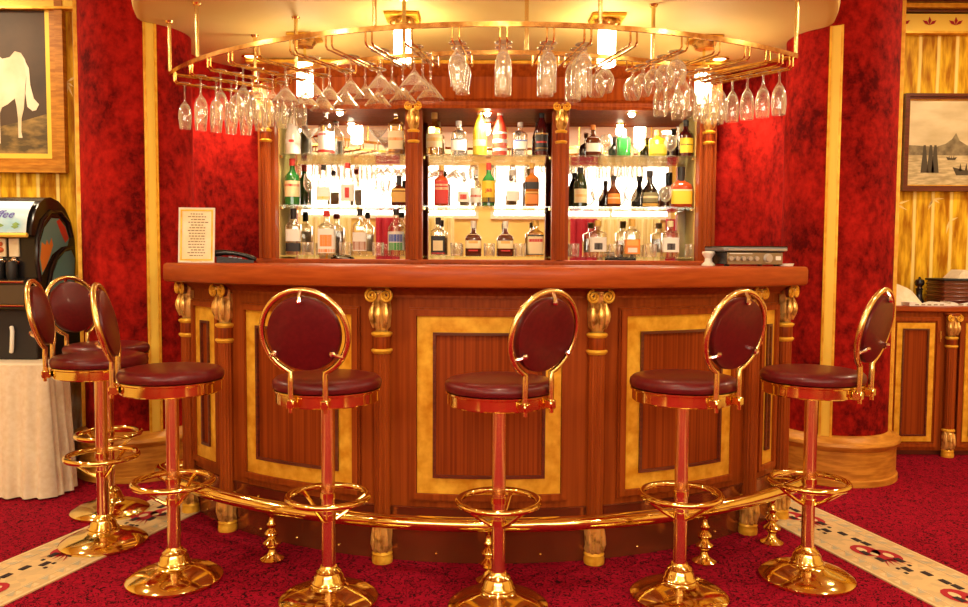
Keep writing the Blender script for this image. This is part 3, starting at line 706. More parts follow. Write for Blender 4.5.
# ------------------------------------------------------------------ glassware shapes
def shell(prof_out,t=.0013,n=26):
    """outer profile then the inner one back down, one closed lathe of glass"""
    return prof_out
def glass_mesh(kind):
    if kind=='wine':
        out=[(0,0),(.034,0),(.034,.0025),(.012,.006),(.0042,.014),(.0036,.05),(.0042,.078),(.010,.086),(.024,.100),(.034,.122),(.0365,.145),(.034,.172),(.0295,.202)]; inn=[(.0283,.202),(.0327,.172),(.0352,.145),(.0327,.122),(.022,.101),(0,.090)]
    elif kind=='flute':
        out=[(0,0),(.033,0),(.033,.0025),(.012,.006),(.0042,.012),(.0042,.050),(.010,.058),(.022,.078),(.0295,.105),(.0315,.130),(.030,.160),(.027,.182)]; inn=[(.0258,.182),(.0287,.160),(.0302,.130),(.0282,.105),(.020,.079),(0,.062)]
    elif kind=='martini':
        out=[(0,0),(.038,0),(.038,.0025),(.012,.006),(.0042,.014),(.0040,.088),(.008,.096),(.030,.124),(.057,.158),(.060,.164)]; inn=[(.0588,.164),(.0555,.158),(.0285,.125),(0,.099)]
    elif kind=='pilsner':
        out=[(0,0),(.034,0),(.034,.003),(.014,.009),(.008,.018),(.010,.030),(.022,.045),(.031,.070),(.0335,.10),(.033,.19)]; inn=[(.0318,.19),(.0322,.10),(.0298,.071),(.020,.047),(0,.034)]
    elif kind=='tulip':
        out=[(0,0),(.034,0),(.034,.003),(.012,.008),(.007,.018),(.012,.034),(.030,.062),(.036,.085),(.033,.115),(.026,.150),(.028,.165)]; inn=[(.0268,.165),(.0248,.150),(.0318,.115),(.0347,.085),(.0285,.063),(0,.040)]
    elif kind=='brandy':
        out=[(0,0),(.034,0),(.034,.0025),(.012,.006),(.005,.012),(.006,.030),(.024,.042),(.039,.066),(.042,.088),(.036,.118),(.0295,.132)]; inn=[(.0283,.132),(.0347,.118),(.0407,.088),(.0377,.066),(.022,.044),(0,.035)]
    elif kind=='rocks':
        out=[(0,0),(.034,0),(.036,.004),(.038,.085)]; inn=[(.0366,.085),(.0342,.010),(0,.008)]
    return out+inn
GM={}
def glass(kind,loc,down,label,group,rz=0):
    key=(kind,down)
    if key not in GM:
        p=glass_mesh(kind); f={'wine':1.16,'flute':1.16,'pilsner':1.06,'martini':1.06,'tulip':1.08,'brandy':1.06}.get(kind,1) if down else 1; p=[(r*(.9 if kind=='wine' else min(f,1.1)),z*f) for r,z in p]
        if down: p=[(r,-z) for r,z in p]
        o=MB().lathe(p,(0,0,0),28).build({'wine':'wine_glass','flute':'champagne_glass','martini':'martini_glass','pilsner':'pilsner_glass','tulip':'beer_glass','brandy':'brandy_glass','rocks':'rocks_glass'}[kind],M['glass'],ang=60); GM[key]=o
    else:
        o=GM[key].copy(); COL.objects.link(o)
    o.location=loc; o.rotation_euler=(0,0,rz); return tag(o,label,'glass',group)
# glasses on the shelves
def sg(px,z,kind,lb,gr,y=5.2): glass(kind,((px-484)/(800/y),y,z),False,lb,gr)
for px in(308,345,378): sg(px,Z3,'rocks','short clear tumbler on the bottom shelf of the bay above the telephone','tumblers on the bottom shelf, telephone bay')
for px in(456,489,520): sg(px,Z3,'rocks','short clear tumbler between bottles on the middle bay bottom shelf','tumblers on the bottom shelf, middle bay')
for px in(573,614,650,690): sg(px,Z3,'rocks','short clear tumbler on the bottom shelf of the bay beside the amplifier','tumblers on the bottom shelf, amplifier bay')
for px in(309,372,385): sg(px,Z2,'wine','clear stemmed glass standing on the middle shelf above the telephone','stemmed glasses on the middle shelf')
for px in(596,629,664): sg(px,Z2,'brandy','clear brandy glass on the middle shelf of the bay beside the amplifier','brandy glasses on the middle shelf')
for px in(604,637,668): sg(px,Z1,'brandy','clear brandy glass on the top shelf of the bay beside the amplifier','brandy glasses on the top shelf')
for px in(310,378): sg(px,Z1,'martini','clear martini glass standing on the top shelf above the telephone','martini glasses on the top shelf')

# ------------------------------------------------------------------ hanging glass rack
RC=(.103,5.426); RO,RI=2.115,1.665; RZ=2.150; tilt=.0
rk=empty('glass_rack',(RC[0],RC[1]-RO,RZ),0,'curved brass glass rack hung from the ceiling over the bar','rack')
def rp(a,r,z): return (RC[0]+r*math.sin(a),RC[1]-r*math.cos(a),z+tilt*r*math.sin(a))
def rkp(mb,name,m,par=None):
    o=mb.build(name,m,par or rk); 
    if par is None: o.location=(-RC[0],-(RC[1]-RO),-RZ)
    return o
def band(r,a0,a1,nm):
    vs=[];fs=[];n=72; q=[(-.006,-.010),(.006,-.010),(.006,.010),(-.006,.010)]
    for i in range(n+1):
        a=a0+(a1-a0)*i/n
        for dr,dz in q: vs.append(rp(a,r+dr,RZ+dz))
    for i in range(n):
        for j in range(4): l=(j+1)%4; fs.append((i*4+j,i*4+l,(i+1)*4+l,(i+1)*4+j))
    fs+= [[3,2,1,0],[n*4+j for j in range(4)]]
    rkp(MB().add(vs,fs),nm,M['hoop'])
A0,A1=R(-56),R(39.8)
band(RO,A0,A1,'front_hoop'); band(RI,A0,A1,'back_hoop')
for s_ in(A0,A1): rkp(MB().tube([rp(s_,RO,RZ),rp(s_,RI,RZ)],.011,8),'end_bar',M['hoop'])
for a,r in((-55.7,RO),(-55.7,RI),(-45,RO),(-15.5,RO),(10,RO),(25,RI),(39.5,RO),(-40,RI),(-17,RI),(3,RI)):
    p=rp(R(a),r,RZ+.012); rkp(MB().tube([p,(p[0],p[1],SZ+.001)],.0095,10).lathe([(0,0),(.022,0),(.016,-.012),(0,-.012)],(p[0],p[1],SZ+.001),14),'suspension_rod',M['brass_sat'])
RAILS=[]; DZ=.064
RA=(-53.2, -47.0, -41.9, -37.1, -32.0, -26.4, -21.3, -16.2, -11.5, -6.1, -0.8, 4.4, 8.6, 14.0, 20.5, 25.1, 29.9, 33.6, 36.2, 38.5)
for a in RA:
    t=R(a); RAILS.append(t); mb=MB(); w=.0145
    for s_ in(-1,1):
        d=Vector((math.cos(t),math.sin(t),0))*w*s_
        P=[Vector(rp(t,r,z))+d for r,z in((RO,RZ-.01),(RO,RZ-DZ+.012),(RO-.012,RZ-DZ),(RI+.012,RZ-DZ),(RI,RZ-DZ+.012),(RI,RZ-.01))]
        mb.tube(P,.0042,6)
    rkp(mb,'hanger_rail',M['hoop'])
def hang(i,kind,rs,label,group):
    t=RAILS[i]
    for r in rs:
        x,y,z=rp(t,r+RO-1.908,RZ-DZ+.0068); glass(kind,(x,y,z),True,label,group)
# indices: 0..3 wine, 4..8 martini, 9 tulip, 10..12 pilsner, 13..14 brandy, 15.. flute
L0='clear wine glass hanging upside down in the cluster at the horse-painting end of the rack'
for i,rs in((0,(1.86,1.78,1.70,1.62,1.54)),(1,(1.86,1.78,1.70,1.62,1.54)),(2,(1.85,1.765,1.68,1.59,1.51)),(3,(1.84,1.755,1.67,1.58,1.50))): hang(i,'wine',rs,L0,'wine glasses on the rack')
L1='clear martini glass hanging upside down from the rack above the telephone bay'
for i,rs in((4,(1.74,1.61,1.49)),(5,(1.78,1.65,1.52)),(6,(1.73,1.60,1.48)),(7,(1.79,1.66,1.53)),(8,(1.82,1.69,1.56))): hang(i,'martini',rs,L1,'martini glasses on the rack')
hang(9,'tulip',(1.85,1.77,1.69),'clear bulging beer glass hanging upside down between martini and straight glasses','bulging beer glasses on the rack')
L2='clear straight beer glass hanging upside down at the front centre of the rack'
hang(10,'pilsner',(1.85,1.77),L2,'straight beer glasses on the rack'); hang(11,'pilsner',(1.85,1.77),L2,'straight beer glasses on the rack'); hang(12,'pilsner',(1.85,1.77,1.68),L2,'straight beer glasses on the rack')
L3='clear brandy glass hanging upside down beside the straight beer glasses'
hang(13,'brandy',(1.60,1.50),L3,'brandy glasses on the rack'); hang(14,'brandy',(1.85,1.76,1.67,1.58,1.49),L3,'brandy glasses on the rack')
L4='clear stemmed goblet hanging upside down at the harbour-picture end of the rack'
for i,rs in((15,(1.68,1.60,1.52)),(16,(1.64,1.56,1.48)),(17,(1.60,1.52)),(18,(1.58,1.50)),(19,(1.85,1.765,1.68,1.595,1.51))): hang(i,'flute',rs,L4,'stemmed goblets on the rack')

# ------------------------------------------------------------------ pendant lamps
def pendant(x,y,zl,lb):
    o=empty('pendant_lamp',(x,y,SZ),0,lb,'lamp','cylinder pendant lamps over the bar')
    MB().box((0,0,-.008),(.17,.17,.016),bev=.004).build('ceiling_mount',M['gold'],o)
    c=MB().lathe([(0,-.016),(.055,-.016),(.058,-.03),(.045,-.05),(.05,-.06),(0,-.06)],n=24)
    for k in range(8):
        a=2*PI*k/8; c.ball((.055*math.cos(a),.055*math.sin(a),-.035),.012,8)
    c.build('ornament',M['gilt'],o)
    z=zl-SZ
    MB().tube([(0,0,-.055),(0,0,z+.10)],.008,8).build('rod',M['brass'],o)
    MB().lathe([(0,z-.090),(.038,z-.090),(.044,z-.084),(.044,z+.084),(.038,z+.090),(0,z+.090)],n=28).build('lamp_shade',M['lampshade'],o)
    MB().lathe([(.0,z+.090),(.047,z+.088),(.047,z+.102),(0,z+.104)],n=28).build('shade_cap',M['brass'],o)
pendant(-.42,4.12,2.275,'glowing white cylinder lamp over the bar between martini and bulging beer glasses')
pendant(.615,4.12,2.265,'glowing white cylinder lamp over the bar beside the straight beer glasses')
pendant(-1.0,4.50,2.18,'glowing white cylinder lamp hanging behind the martini glasses')
pendant(1.21,4.50,2.16,'glowing white cylinder lamp hanging behind the stemmed goblets')
# ------------------------------------------------------------------ things on the bar
def onbar(a,r): t=R(a); return (bx+r*math.sin(t),by-r*math.cos(t),1.1705)
WZ=1.1705
# menu in a card frame
mx,my,_=onbar(-50.0,1.74)
mn=empty('menu_card',(-1.365,3.80,WZ),R(6),'upright cream menu card with gold border standing at the end of the bar','menu')
T=Matrix.Rotation(R(-6),4,'X')
MB().box((0,0,.131),(.166,.006,.262),T).build('card',M['creamp'],mn)
MB().pframe(-.083,.083,0.0,.262,.005,-.0065,-.003,T).build('card_edge',M['white'],mn)
MB().pframe(-.074,.074,.010,.252,.007,-.0062,-.003,T).build('printed_border',M['gold'],mn)
rnd=random.Random(4); mb=MB()
for k in range(16):
    w=rnd.uniform(.05,.085); z=.232-k*.0132
    x=-w/2
    while x<w/2:
        l=rnd.uniform(.006,.016); mb.box((x+l/2,-.0036,z),(l,.001,.0042),T); x+=l+.004
mb.build('printed_lines',M['ink'],mn)
MB().box((0,.035,.004),(.05,.08,.008)).box((0,.055,.06),(.02,.006,.11),Matrix.Rotation(R(14),4,'X')).build('stand_leg',M['gold'],mn)
# telephone
ph=empty('telephone',(-1.215,3.90,WZ),R(20),'black telephone lying low on the bar next to the cream menu card','telephone')
MB().prism([(-.085,0),(.085,0),(.085,.012),(-.06,.030),(-.085,.030)],-.07,.07).build('body',M['black'],ph)
MB().tube([(-.10,.0,.040),(-.085,0,.046),(-.05,0,.050),(0,0,.046),(.05,0,.036),(.085,0,.022),(.10,0,.014)],[.012,.017,.014,.011,.011,.014,.010],10).build('handset',M['black'],ph)
kp=MB()
for i in range(3):
    for j in range(4): kp.box((-.02+i*.022,-.045+j*.022,.024-.003*i),(.014,.014,.012))
kp.build('keypad',M['grey'],ph)
# amplifier and player
ax,ay=1.205,3.72
am=empty('amplifier',(ax,ay,WZ),R(10),'small silver amplifier with a row of knobs on the bar end','amplifier')
MB().box((0,0,.035),(.27,.20,.055),bev=.003).build('case',M['black'],am)
MB().box((.0,-.102,.034),(.27,.006,.054),bev=.002).build('front_panel',plain('champagne_panel',(.32,.25,.15),.35,metal=.6),am)
for x in(-.12,-.09,-.06,-.028,.004): MB().lathe([(0,0),(.011,0),(.010,.012),(0,.012)],n=16,M=Matrix.Translation((x,-.105,.034))@Matrix.Rotation(PI/2,4,'X')).build('knob',M['silver'],am)
MB().lathe([(0,0),(.022,0),(.022,.004),(.017,.004),(.016,.015),(0,.015)],n=24,M=Matrix.Translation((.062,-.105,.036))@Matrix.Rotation(PI/2,4,'X')).build('volume_dial',M['silver'],am)
MB().box((.112,-.106,.036),(.025,.004,.018)).build('switch',M['white'],am)
MB().box((-.07,-.106,.056),(.11,.002,.003)).build('printed_line',M['white'],am)
for sx in(-.12,.12):
    for sy in(-.07,.07): MB().lathe([(0,0),(.012,0),(.012,.008),(0,.008)],(sx,sy,0),12).build('foot',M['blackm'],am)
pl=empty('disc_player',(ax+.005,ay,WZ+.0627),R(8),'slim blue grey player lying on top of the silver amplifier','player')
MB().box((0,0,.014),(.305,.21,.018),bev=.003).build('case',M['grey'],pl)
MB().box((.01,-.106,.0115),(.28,.004,.007)).build('display_strip',M['silver'],pl)
MB().box((0,0,.0025),(.285,.19,.005)).box((0,.0,.0255),(.305,.21,.005)).build('lid',M['black'],pl)
sp=empty('cork_stand',(ax-.170,ay-.02,WZ),0,'small white waisted holder next to the amplifier','holder')
MB().lathe([(0,0),(.030,0),(.030,.006),(.018,.018),(.016,.035),(.026,.05),(.03,.058),(.026,.066),(0,.068)],n=20).build('holder_body',M['white'],sp)
sp2=empty('ashtray',(ax+.18,ay-.04,WZ),0,'small round white dish at the tip of the bar beside the amplifier','dish')
MB().lathe([(0,.004),(.025,.004),(.033,.012),(.036,.012),(.032,.0),(0,.0)],n=24).build('dish_body',M['white'],sp2)

# ------------------------------------------------------------------ horse painting
def picture(name,cx,y,z0,z1,w,fw,lw,fm,lm,label,cat):
    o=empty(name,(cx,y,z0),0,label,cat); H=z1-z0
    MB().pframe(-w/2,w/2,0,H,fw*.55,-.045,-.002).pframe(-w/2+fw*.5,w/2-fw*.5,fw*.5,H-fw*.5,fw*.5,-.032,-.002).build('frame',fm,o)
    MB().pframe(-w/2+fw,w/2-fw,fw,H-fw,lw,-.022,-.002).build('inner_frame',lm,o)
    return o,fw+lw
hp,ins=picture('horse_painting',-2.985,4.899,1.70,2.78,.92,.085,.03,M['honey'],M['cream_gold'],'large gilt framed painting of a white horse on the gold bamboo wall','painting')
w=.92/2-ins; h0,h1=ins,1.08-ins
cv=MB().box((0,-.008,(h0+h1)/2),(2*w,.012,h1-h0)).build('canvas',noisy('dark_canvas',(.050,.028,.014),(.10,.055,.025),rough=.6,scale=3),hp)
gm=MB(); gm.add([(-w,-.0148,h0),(w,-.0148,h0),(w,-.0148,h0+.24),(w*.5,-.0148,h0+.19),(0,-.0148,h0+.15),(-w*.5,-.0148,h0+.2),(-w,-.0148,h0+.17)],[list(range(7))])
gm.build('painted_ground',noisy('painted_ground',(.10,.065,.02),(.42,.26,.07),rough=.6,scale=9,vec=(1,1,2.4),lo=.45,hi=.7),cv)
hs=[(.20,.69),(.24,.65),(.255,.58),(.235,.50),(.225,.42),(.215,.36),(.19,.30),(.185,.22),(.195,.185),(.155,.185),(.155,.30),(.145,.37),(.13,.42),
 (.06,.385),(.0,.365),(-.02,.33),(-.02,.15),(-.065,.15),(-.07,.33),(-.10,.38),(-.13,.30),(-.20,.22),(-.23,.24),(-.17,.33),(-.19,.44),(-.23,.54),(-.26,.62),(-.30,.63),(-.33,.655),(-.31,.69),(-.25,.755),(-.21,.80),(-.195,.84),(-.17,.80),(-.10,.75),(-.04,.68),(.02,.655),(.09,.665),(.14,.70)]
hp_pts=[(x*.62+.07,-.0160,z+.025) for x,z in hs]
MB().add(hp_pts,[list(range(len(hs)))]).build('painted_horse',noisy('painted_horse_white',(.72,.52,.30),(.92,.78,.55),rough=.6,scale=5),cv)
tl=[(.22,.665),(.275,.60),(.285,.50),(.315,.42),(.365,.385),(.335,.35),(.30,.345),(.25,.37),(.235,.45),(.25,.55),(.235,.62)]
MB().add([(x*.62+.07,-.0172,z+.025) for x,z in tl],[list(range(len(tl)))]).build('painted_tail',plain('painted_tail',(.93,.80,.58),.6),cv)
mn_=[(-.20,.83),(-.165,.81),(-.09,.76),(-.05,.69),(-.045,.60),(-.10,.62),(-.13,.70),(-.18,.76)]
MB().add([(x*.62+.07,-.0172,z+.025) for x,z in mn_],[list(range(len(mn_)))]).build('painted_mane',plain('painted_mane',(.80,.62,.38),.6),cv)
# ------------------------------------------------------------------ harbour picture
hb,ins=picture('harbour_picture',3.36,5.309,1.655,2.285,1.25,.035,.006,M['darkwood'],M['gold'],'dark framed sepia picture of boats in a harbour on the bamboo wall','picture')
w=.625-ins; H=.63; h0,h1=ins,H-ins
cv=MB().box((0,-.008,H/2),(2*w,.012,h1-h0)).build('print',noisy('sepia_sky',(.55,.42,.20),(.80,.66,.38),rough=.6,scale=3,vec=(1,1,2.5)),hb)
MB().add([(-w,-.0146,h0),(w,-.0146,h0),(w,-.0146,.235),(-w,-.0146,.235)],[(0,1,2,3)]).build('painted_sea',noisy('sepia_sea',(.40,.30,.13),(.70,.56,.29),rough=.6,scale=14,vec=(1,1,5)),cv)
mt=[(-w,.235),(-w,.30),(-.40,.29),(-.34,.31),(-.30,.34),(-.275,.38),(-.25,.33),(-.20,.30),(-.1,.31),(0,.28),(.15,.30),(.3,.27),(w,.29),(w,.235)]
MB().add([(x,-.0152,z) for x,z in mt],[list(range(len(mt)))]).build('painted_town',noisy('sepia_town',(.14,.10,.045),(.30,.23,.11),rough=.6,scale=25),cv)
bt=MB()
for x,z,s in((-.20,.12,1.3),(-.30,.21,.5),(-.08,.20,.6),(.1,.11,1.2),(.25,.18,.9)):
    bt.add([(x-.07*s,-.0158,z+.03*s),(x-.05*s,-.0158,z-.012*s),(x+.05*s,-.0158,z-.012*s),(x+.075*s,-.0158,z+.028*s),(x,-.0158,z+.012*s)],[(0,1,2,3,4)])
    for q in(-.03,.0,.03): bt.add([(x+q*s-.008*s,-.0158,z+.01*s),(x+q*s+.008*s,-.0158,z+.01*s),(x+q*s,-.0158,z+.05*s)],[(0,1,2)])
for x in(-.50,-.46,-.43): bt.add([(x,-.0158,.12),(x+.05,-.0158,.12),(x+.03,-.0158,.30),(x+.015,-.0158,.30)],[(0,1,2,3)])
bt.build('painted_boats',plain('sepia_dark',(.07,.05,.022),.6),cv)

# ------------------------------------------------------------------ sideboard by the harbour picture
sb=empty('sideboard',(3.0,5.08,0),0,'mahogany sideboard with gilded door frame and scroll pilaster against the bamboo wall','sideboard')
MB().box((0.1,0,.46),(1.5,.40,.86)).build('carcass',M['wood'],sb)
MB().box((.1,.0,.02),(1.46,.36,.04)).build('plinth',M['darkwood'],sb)
MB().box((.1,-.01,.905),(1.56,.44,.035),bev=.006).build('top',M['woodt'],sb)
def sdoor(x0,x1):
    d=MB().box(((x0+x1)/2,-.206,.455),(x1-x0,.014,.80),bev=.003).pframe(x0,x1,.055,.855,.022,-.224,-.20).build('door',M['wood'],sb)
    MB().pframe(x0+.035,x1-.035,.09,.82,.034,-.220,-.210).build('gold_border',M['gold'],d)
    MB().pframe(x0+.069,x1-.069,.124,.786,.010,-.226,-.210).build('inner_moulding',M['darkwood'],d)
    MB().box(((x0+x1)/2,-.214,.455),(x1-x0-.15,.006,.66)).build('door_panel',M['woodp'],d)
    MB().tube([(x1-.012,-.222,.70),(x1-.012,-.245,.71),(x1-.012,-.245,.77),(x1-.012,-.222,.78)],.004,6).build('handle',M['brass'],d)
sdoor(-.515,-.215); sdoor(-.095,.205); sdoor(.325,.625)
for x in(-.155,.265):
    p=make_pilaster(.875,.8,True,.030,sb); p.location=(x,-.235,0)
nk=tag(MB().add([(-.16,-.05,0),(.05,-.05,.0),(.05,.12,.0),(-.16,.12,.0),(-.15,-.02,.15),(-.03,.0,.105),(.02,.035,.085),(-.12,.06,.13)],[(0,1,5,4),(1,6,5),(1,2,6),(2,3,7,6),(3,0,4,7),(4,5,6,7),(0,3,2,1)]).build('napkin',M['linen'],loc=(2.665,4.98,.923)),'white folded napkin standing on the sideboard next to the black pepper mill','napkin')
pm=tag(MB().lathe([(0,0),(.028,0),(.030,.01),(.022,.03),(.018,.06),(.020,.085),(.024,.095),(.016,.10),(.014,.106),(.026,.118),(.030,.135),(.024,.152),(.008,.160),(.006,.170),(0,.172)],n=22).build('pepper_mill',M['black'],loc=(2.83,5.20,.923)),'black round topped pepper mill on the sideboard between napkin and wooden box','pepper mill')
MB().lathe([(.0165,.099),(.0185,.103),(.0155,.107)],n=22).build('mill_ring',M['chrome'],pm)
wbx=empty('wooden_box',(3.12,5.14,.923),0,'dark red ribbed wooden box on the sideboard below the harbour picture','box')
mb=MB(); mb.box((0,0,.075),(.44,.20,.15),bev=.004)
for k in range(5): mb.box((0,0,.025+k*.026),(.452,.212,.012),bev=.004)
mb.build('body',M['darkwood'],wbx); MB().box((0,0,.157),(.46,.22,.014),bev=.004).build('lid',M['blackm'],wbx)
fc=tag(MB().add([(-.20,-.08,0),(.2,-.08,0),(.2,.08,0),(-.2,.08,0),(-.16,-.075,.05),(.2,-.07,.045),(.2,.07,.05),(-.15,.07,.055),(.0,-.08,.035)],[(3,2,1,0),(0,8,4),(0,1,5,8),(1,2,6,5),(2,3,7,6),(3,0,4,7),(4,8,5,6,7)]).build('folded_cloth',M['linen'],loc=(3.19,5.14,1.0875)),'cream folded cloth lying on the lid of the dark red box','cloth')
def paper(x,y,z,rz,L,W,lb,seed):
    rnd=random.Random(seed); n=10; vs=[];fs=[]
    hh=[.012+.012*math.sin(i*.9+seed)+rnd.uniform(0,.004) for i in range(n+1)]
    for i in range(n+1):
        xx=-L/2+L*i/n
        vs+=[(xx,-W/2,hh[i]),(xx,W/2,hh[i]*.8+.004),(xx,-W/2,0),(xx,W/2,0)]
    for i in range(n):
        a=4*i;b=a+4; fs+=[(a,b,b+1,a+1),(a+2,a+3,b+3,b+2),(a,a+2,b+2,b),(a+1,b+1,b+3,a+3)]
    fs+=[(0,1,3,2),(4*n,4*n+2,4*n+3,4*n+1)]
    o=MB().add(vs,fs).build('newspaper',M['white'],loc=(x,y,z),rz=rz); tag(o,lb,'newspaper','papers on the sideboard')
    mb=MB()
    for i in range(5): mb.box((-L*.32+i*L*.15,-W/2-.0006,.008),(L*.09,.001,.006))
    mb.build('printed_lines',M['ink'],o)
paper(2.71,4.905,.9235,R(3),.26,.10,'curled newspaper on the sideboard in front of the napkin',1)
paper(3.02,4.93,.9235,R(-2),.34,.12,'curled newspaper on the sideboard in front of the dark red box',2)

# ------------------------------------------------------------------ serving table with cloth, drinks machine
tb=empty('serving_table',(0,0,0),0,'serving table under a floor length cream pleated cloth, below the horse painting','table')
TP=[(-3.42,3.90),(-2.14,3.90),(-2.14,4.10),(-2.36,4.16),(-2.36,4.74),(-3.42,4.74)]
TQ=[(-3.39,3.935),(-2.175,3.935),(-2.175,4.07),(-2.395,4.13),(-2.395,4.71),(-3.39,4.71)]
MB().add([(x,y,.64) for x,y in TQ]+[(x,y,.658) for x,y in TQ],[[5,4,3,2,1,0],[6,7,8,9,10,11]]+[[i,(i+1)%6,6+(i+1)%6,6+i] for i in range(6)]).build('tabletop',M['darkwood'],tb)
for x,y in((-3.36,3.96),(-2.22,3.97),(-3.36,4.68),(-2.42,4.68)): MB().box((x,y,.32),(.05,.05,.64)).build('leg',M['darkwood'],tb)
def skirt():
    vs=[];fs=[]; zs=[.662,.65,.55,.40,.22,.08,.010]; rnd=random.Random(9); acc=0; ring=[]
    for i in range(6):
        a=Vector(TP[i]); b_=Vector(TP[(i+1)%6]); d=(b_-a); n=max(4,int(d.length/.008)); d.normalize(); nx,ny=d.y,-d.x
        for k in range(n):
            p_=a.lerp(b_,k/n); e=min(k,n-k)/n*(b_-a).length
            ring.append((p_.x,p_.y,nx,ny,min(1,e/.05)))
    w_=1.0
    for (x,y,nx,ny,e) in ring:
        if rnd.random()<.06: w_=rnd.uniform(.75,1.3)
        acc+=.62*w_
        for z in zs:
            f=(.662-z)/.652; o=(.003+.015*f)*(math.sin(acc)+.35*math.sin(acc*.41+1))*e+.035*f
            vs.append((x+nx*o,y+ny*o,z))
    m=len(zs); n=len(ring)
    for i in range(n):
        j=(i+1)%n
        for q in range(m-1): fs.append((i*m+q,i*m+q+1,j*m+q+1,j*m+q))
    fs.append([i*m for i in range(n)])
    return MB().add(vs,fs)
skirt().build('table_skirt',M['linen'],tb,ang=80)
TZ=.663
mc=empty('drinks_machine',(-2.735,4.36,TZ+.263),0,'black arched drinks machine with a bright sign and painted side on the serving table','drinks machine')
Hm=.585
side=[(-.30,0),(.16,0),(.175,.10),(.19,.25),(.185,.36),(.15,.46),(.09,.53),(.02,.57),(-.06,.585),(-.12,.575),(-.17,.545),(-.215,.49),(-.245,.42),(-.25,.38),(-.20,.375),(-.20,.16),(-.30,.15)]
T90=Matrix(((0,1,0,0),(1,0,0,0),(0,0,1,0),(0,0,0,1)))   # (x,y)->(y,x): profile runs along Y
MB().prism(side,-.40,.415,T90).build('housing',M['black'],mc)
# sign on the sloping front
def on_front(u,f,off=.0):   # u across, f 0..1 up the slope between (-.252,.385) and (-.16,.55)
    a=Vector((-.253,.385)); b=Vector((-.165,.55)); p=a.lerp(b,f); nrm=Vector((-(b-a).y,(b-a).x)).normalized()
    bulge=.022*math.sin(PI*f)
    q=p+nrm*(off+bulge); return (u,q.x,q.y)
vs=[on_front(u,f/8,.012) for f in range(9) for u in(-.385,.395)]
sg_=MB().add(vs,[(2*i,2*i+1,2*i+3,2*i+2) for i in range(8)]).build('sign',None or noisy('pale_blue_sign',(.40,.72,.88),(.88,.93,.90),rough=.35,scale=4,lo=.4,hi=.6),mc)
tv,tf=text_pts('Coffee',.064,shear=.35,bold=.001)
MB().add([on_front(x+.235,.50+y/.19,.0145) for x,y,_ in tv],tf).build('sign_lettering',plain('sign_violet',(.10,.09,.45),.5),sg_)
lf=MB(); rnd=random.Random(2)
for k in range(14):
    u=rnd.uniform(-.3,.37); f=rnd.uniform(.06,.22); lf.add([on_front(u-.02,f,.0142),on_front(u,f-.05,.0142),on_front(u+.022,f,.0142),on_front(u,f+.06,.0142)],[(0,1,2,3)])
lf.build('painted_leaves',plain('sign_green',(.25,.45,.12),.5),sg_)
MB().tube([(-.385,-.262,.378),(.40,-.262,.378)],.012,8).build('sign_sill',M['cream_gold'],mc)
# selector cards, knobs, spouts
for i in range(10):
    x=.300-i*.068
    cd=MB().box((x,-.206,.315),(.052,.012,.095),bev=.002).build('selector_card',M['creamp'],mc)
    if i%2==1: MB().ball((x,-.214,.333),.013,10,1).ball((x,-.214,.303),.018,10,.8).build('card_picture',plain('card_orange',(.75,.16,.04),.6),cd)
    MB().tube([(x+.024*math.cos(q*PI/6),-.214-.004*math.sin(q*PI/6),.245-.020*math.sin(q*PI/6)) for q in range(7)],.006,6).ball((x,-.212,.25),.016,10).build('push_lever',M['chrome'],mc)
    MB().lathe([(0,0),(.022,0),(.027,.02),(.026,.075),(.018,.09),(0,.09)],(x,-.235,.155),16).build('spout',M['blackm'],mc)
MB().box((0.005,-.305,.075),(.80,.015,.10),bev=.004).build('drip_panel',plain('smoked_panel',(.08,.055,.035),.12),mc)
MB().tube([(-.395,-.312,.140),(.405,-.312,.140)],.007,8).tube([(-.395,-.312,.02),(.405,-.312,.02)],.006,8).build('chrome_bar',M['chrome'],mc)
# painted side, facing the bar
def sidep(pts,x,name,m,par): return MB().add([(x,y,z) for y,z in pts],[list(range(len(pts)))]).build(name,m,par)
def ellp(cy,cz,ry,rz_,rot,a0=0,a1=360,n=24):
    out=[]
    for i in range(n+1 if a1-a0<360 else n):
        a=R(a0+(a1-a0)*i/n); y,z=ry*math.cos(a),rz_*math.sin(a); c,s_=math.cos(R(rot)),math.sin(R(rot)); out.append((cy+y*c-z*s_,cz+y*s_+z*c))
    return out
XS=.4165
teal=plain('side_teal',(.17,.42,.42),.4); oran=plain('side_orange',(.95,.33,.05),.45); redd=plain('side_red',(.72,.07,.04),.45)
a_=[(-.165,.17),(-.185,.25),(-.175,.34),(-.13,.42),(-.06,.475),(.02,.475),(.085,.435),(.12,.37),(.10,.33),(.03,.32),(-.06,.28),(-.12,.22)]
d1=sidep(a_,XS,'side_picture',teal,mc)
sidep([(-.16,.185),(-.178,.26),(-.16,.345),(-.125,.33),(-.11,.36),(-.09,.33),(-.065,.37),(-.05,.33),(-.085,.27),(-.125,.215)],XS+.001,'orange_shape',oran,d1)
sidep([(-.01,.46),(.03,.40),(.075,.345),(.115,.37),(.08,.43),(.02,.475)],XS+.001,'red_shape',redd,d1)
b_=[(-.10,.0),(-.09,.08),(-.06,.17),(.0,.25),(.07,.295),(.14,.305),(.175,.26),(.165,.13),(.13,.0)]
d2=sidep(b_,XS,'side_picture',teal,mc)
fw=[]
for i in range(20):
    a=2*PI*i/20; r=.030*(1+.22*math.cos(5*a)); fw.append((.01+r*math.cos(a),.075+r*math.sin(a)))
f_=sidep(fw,XS+.001,'painted_flower',redd,d2); sidep(ellp(.01,.075,.010,.010,0),XS+.002,'flower_centre',oran,f_)
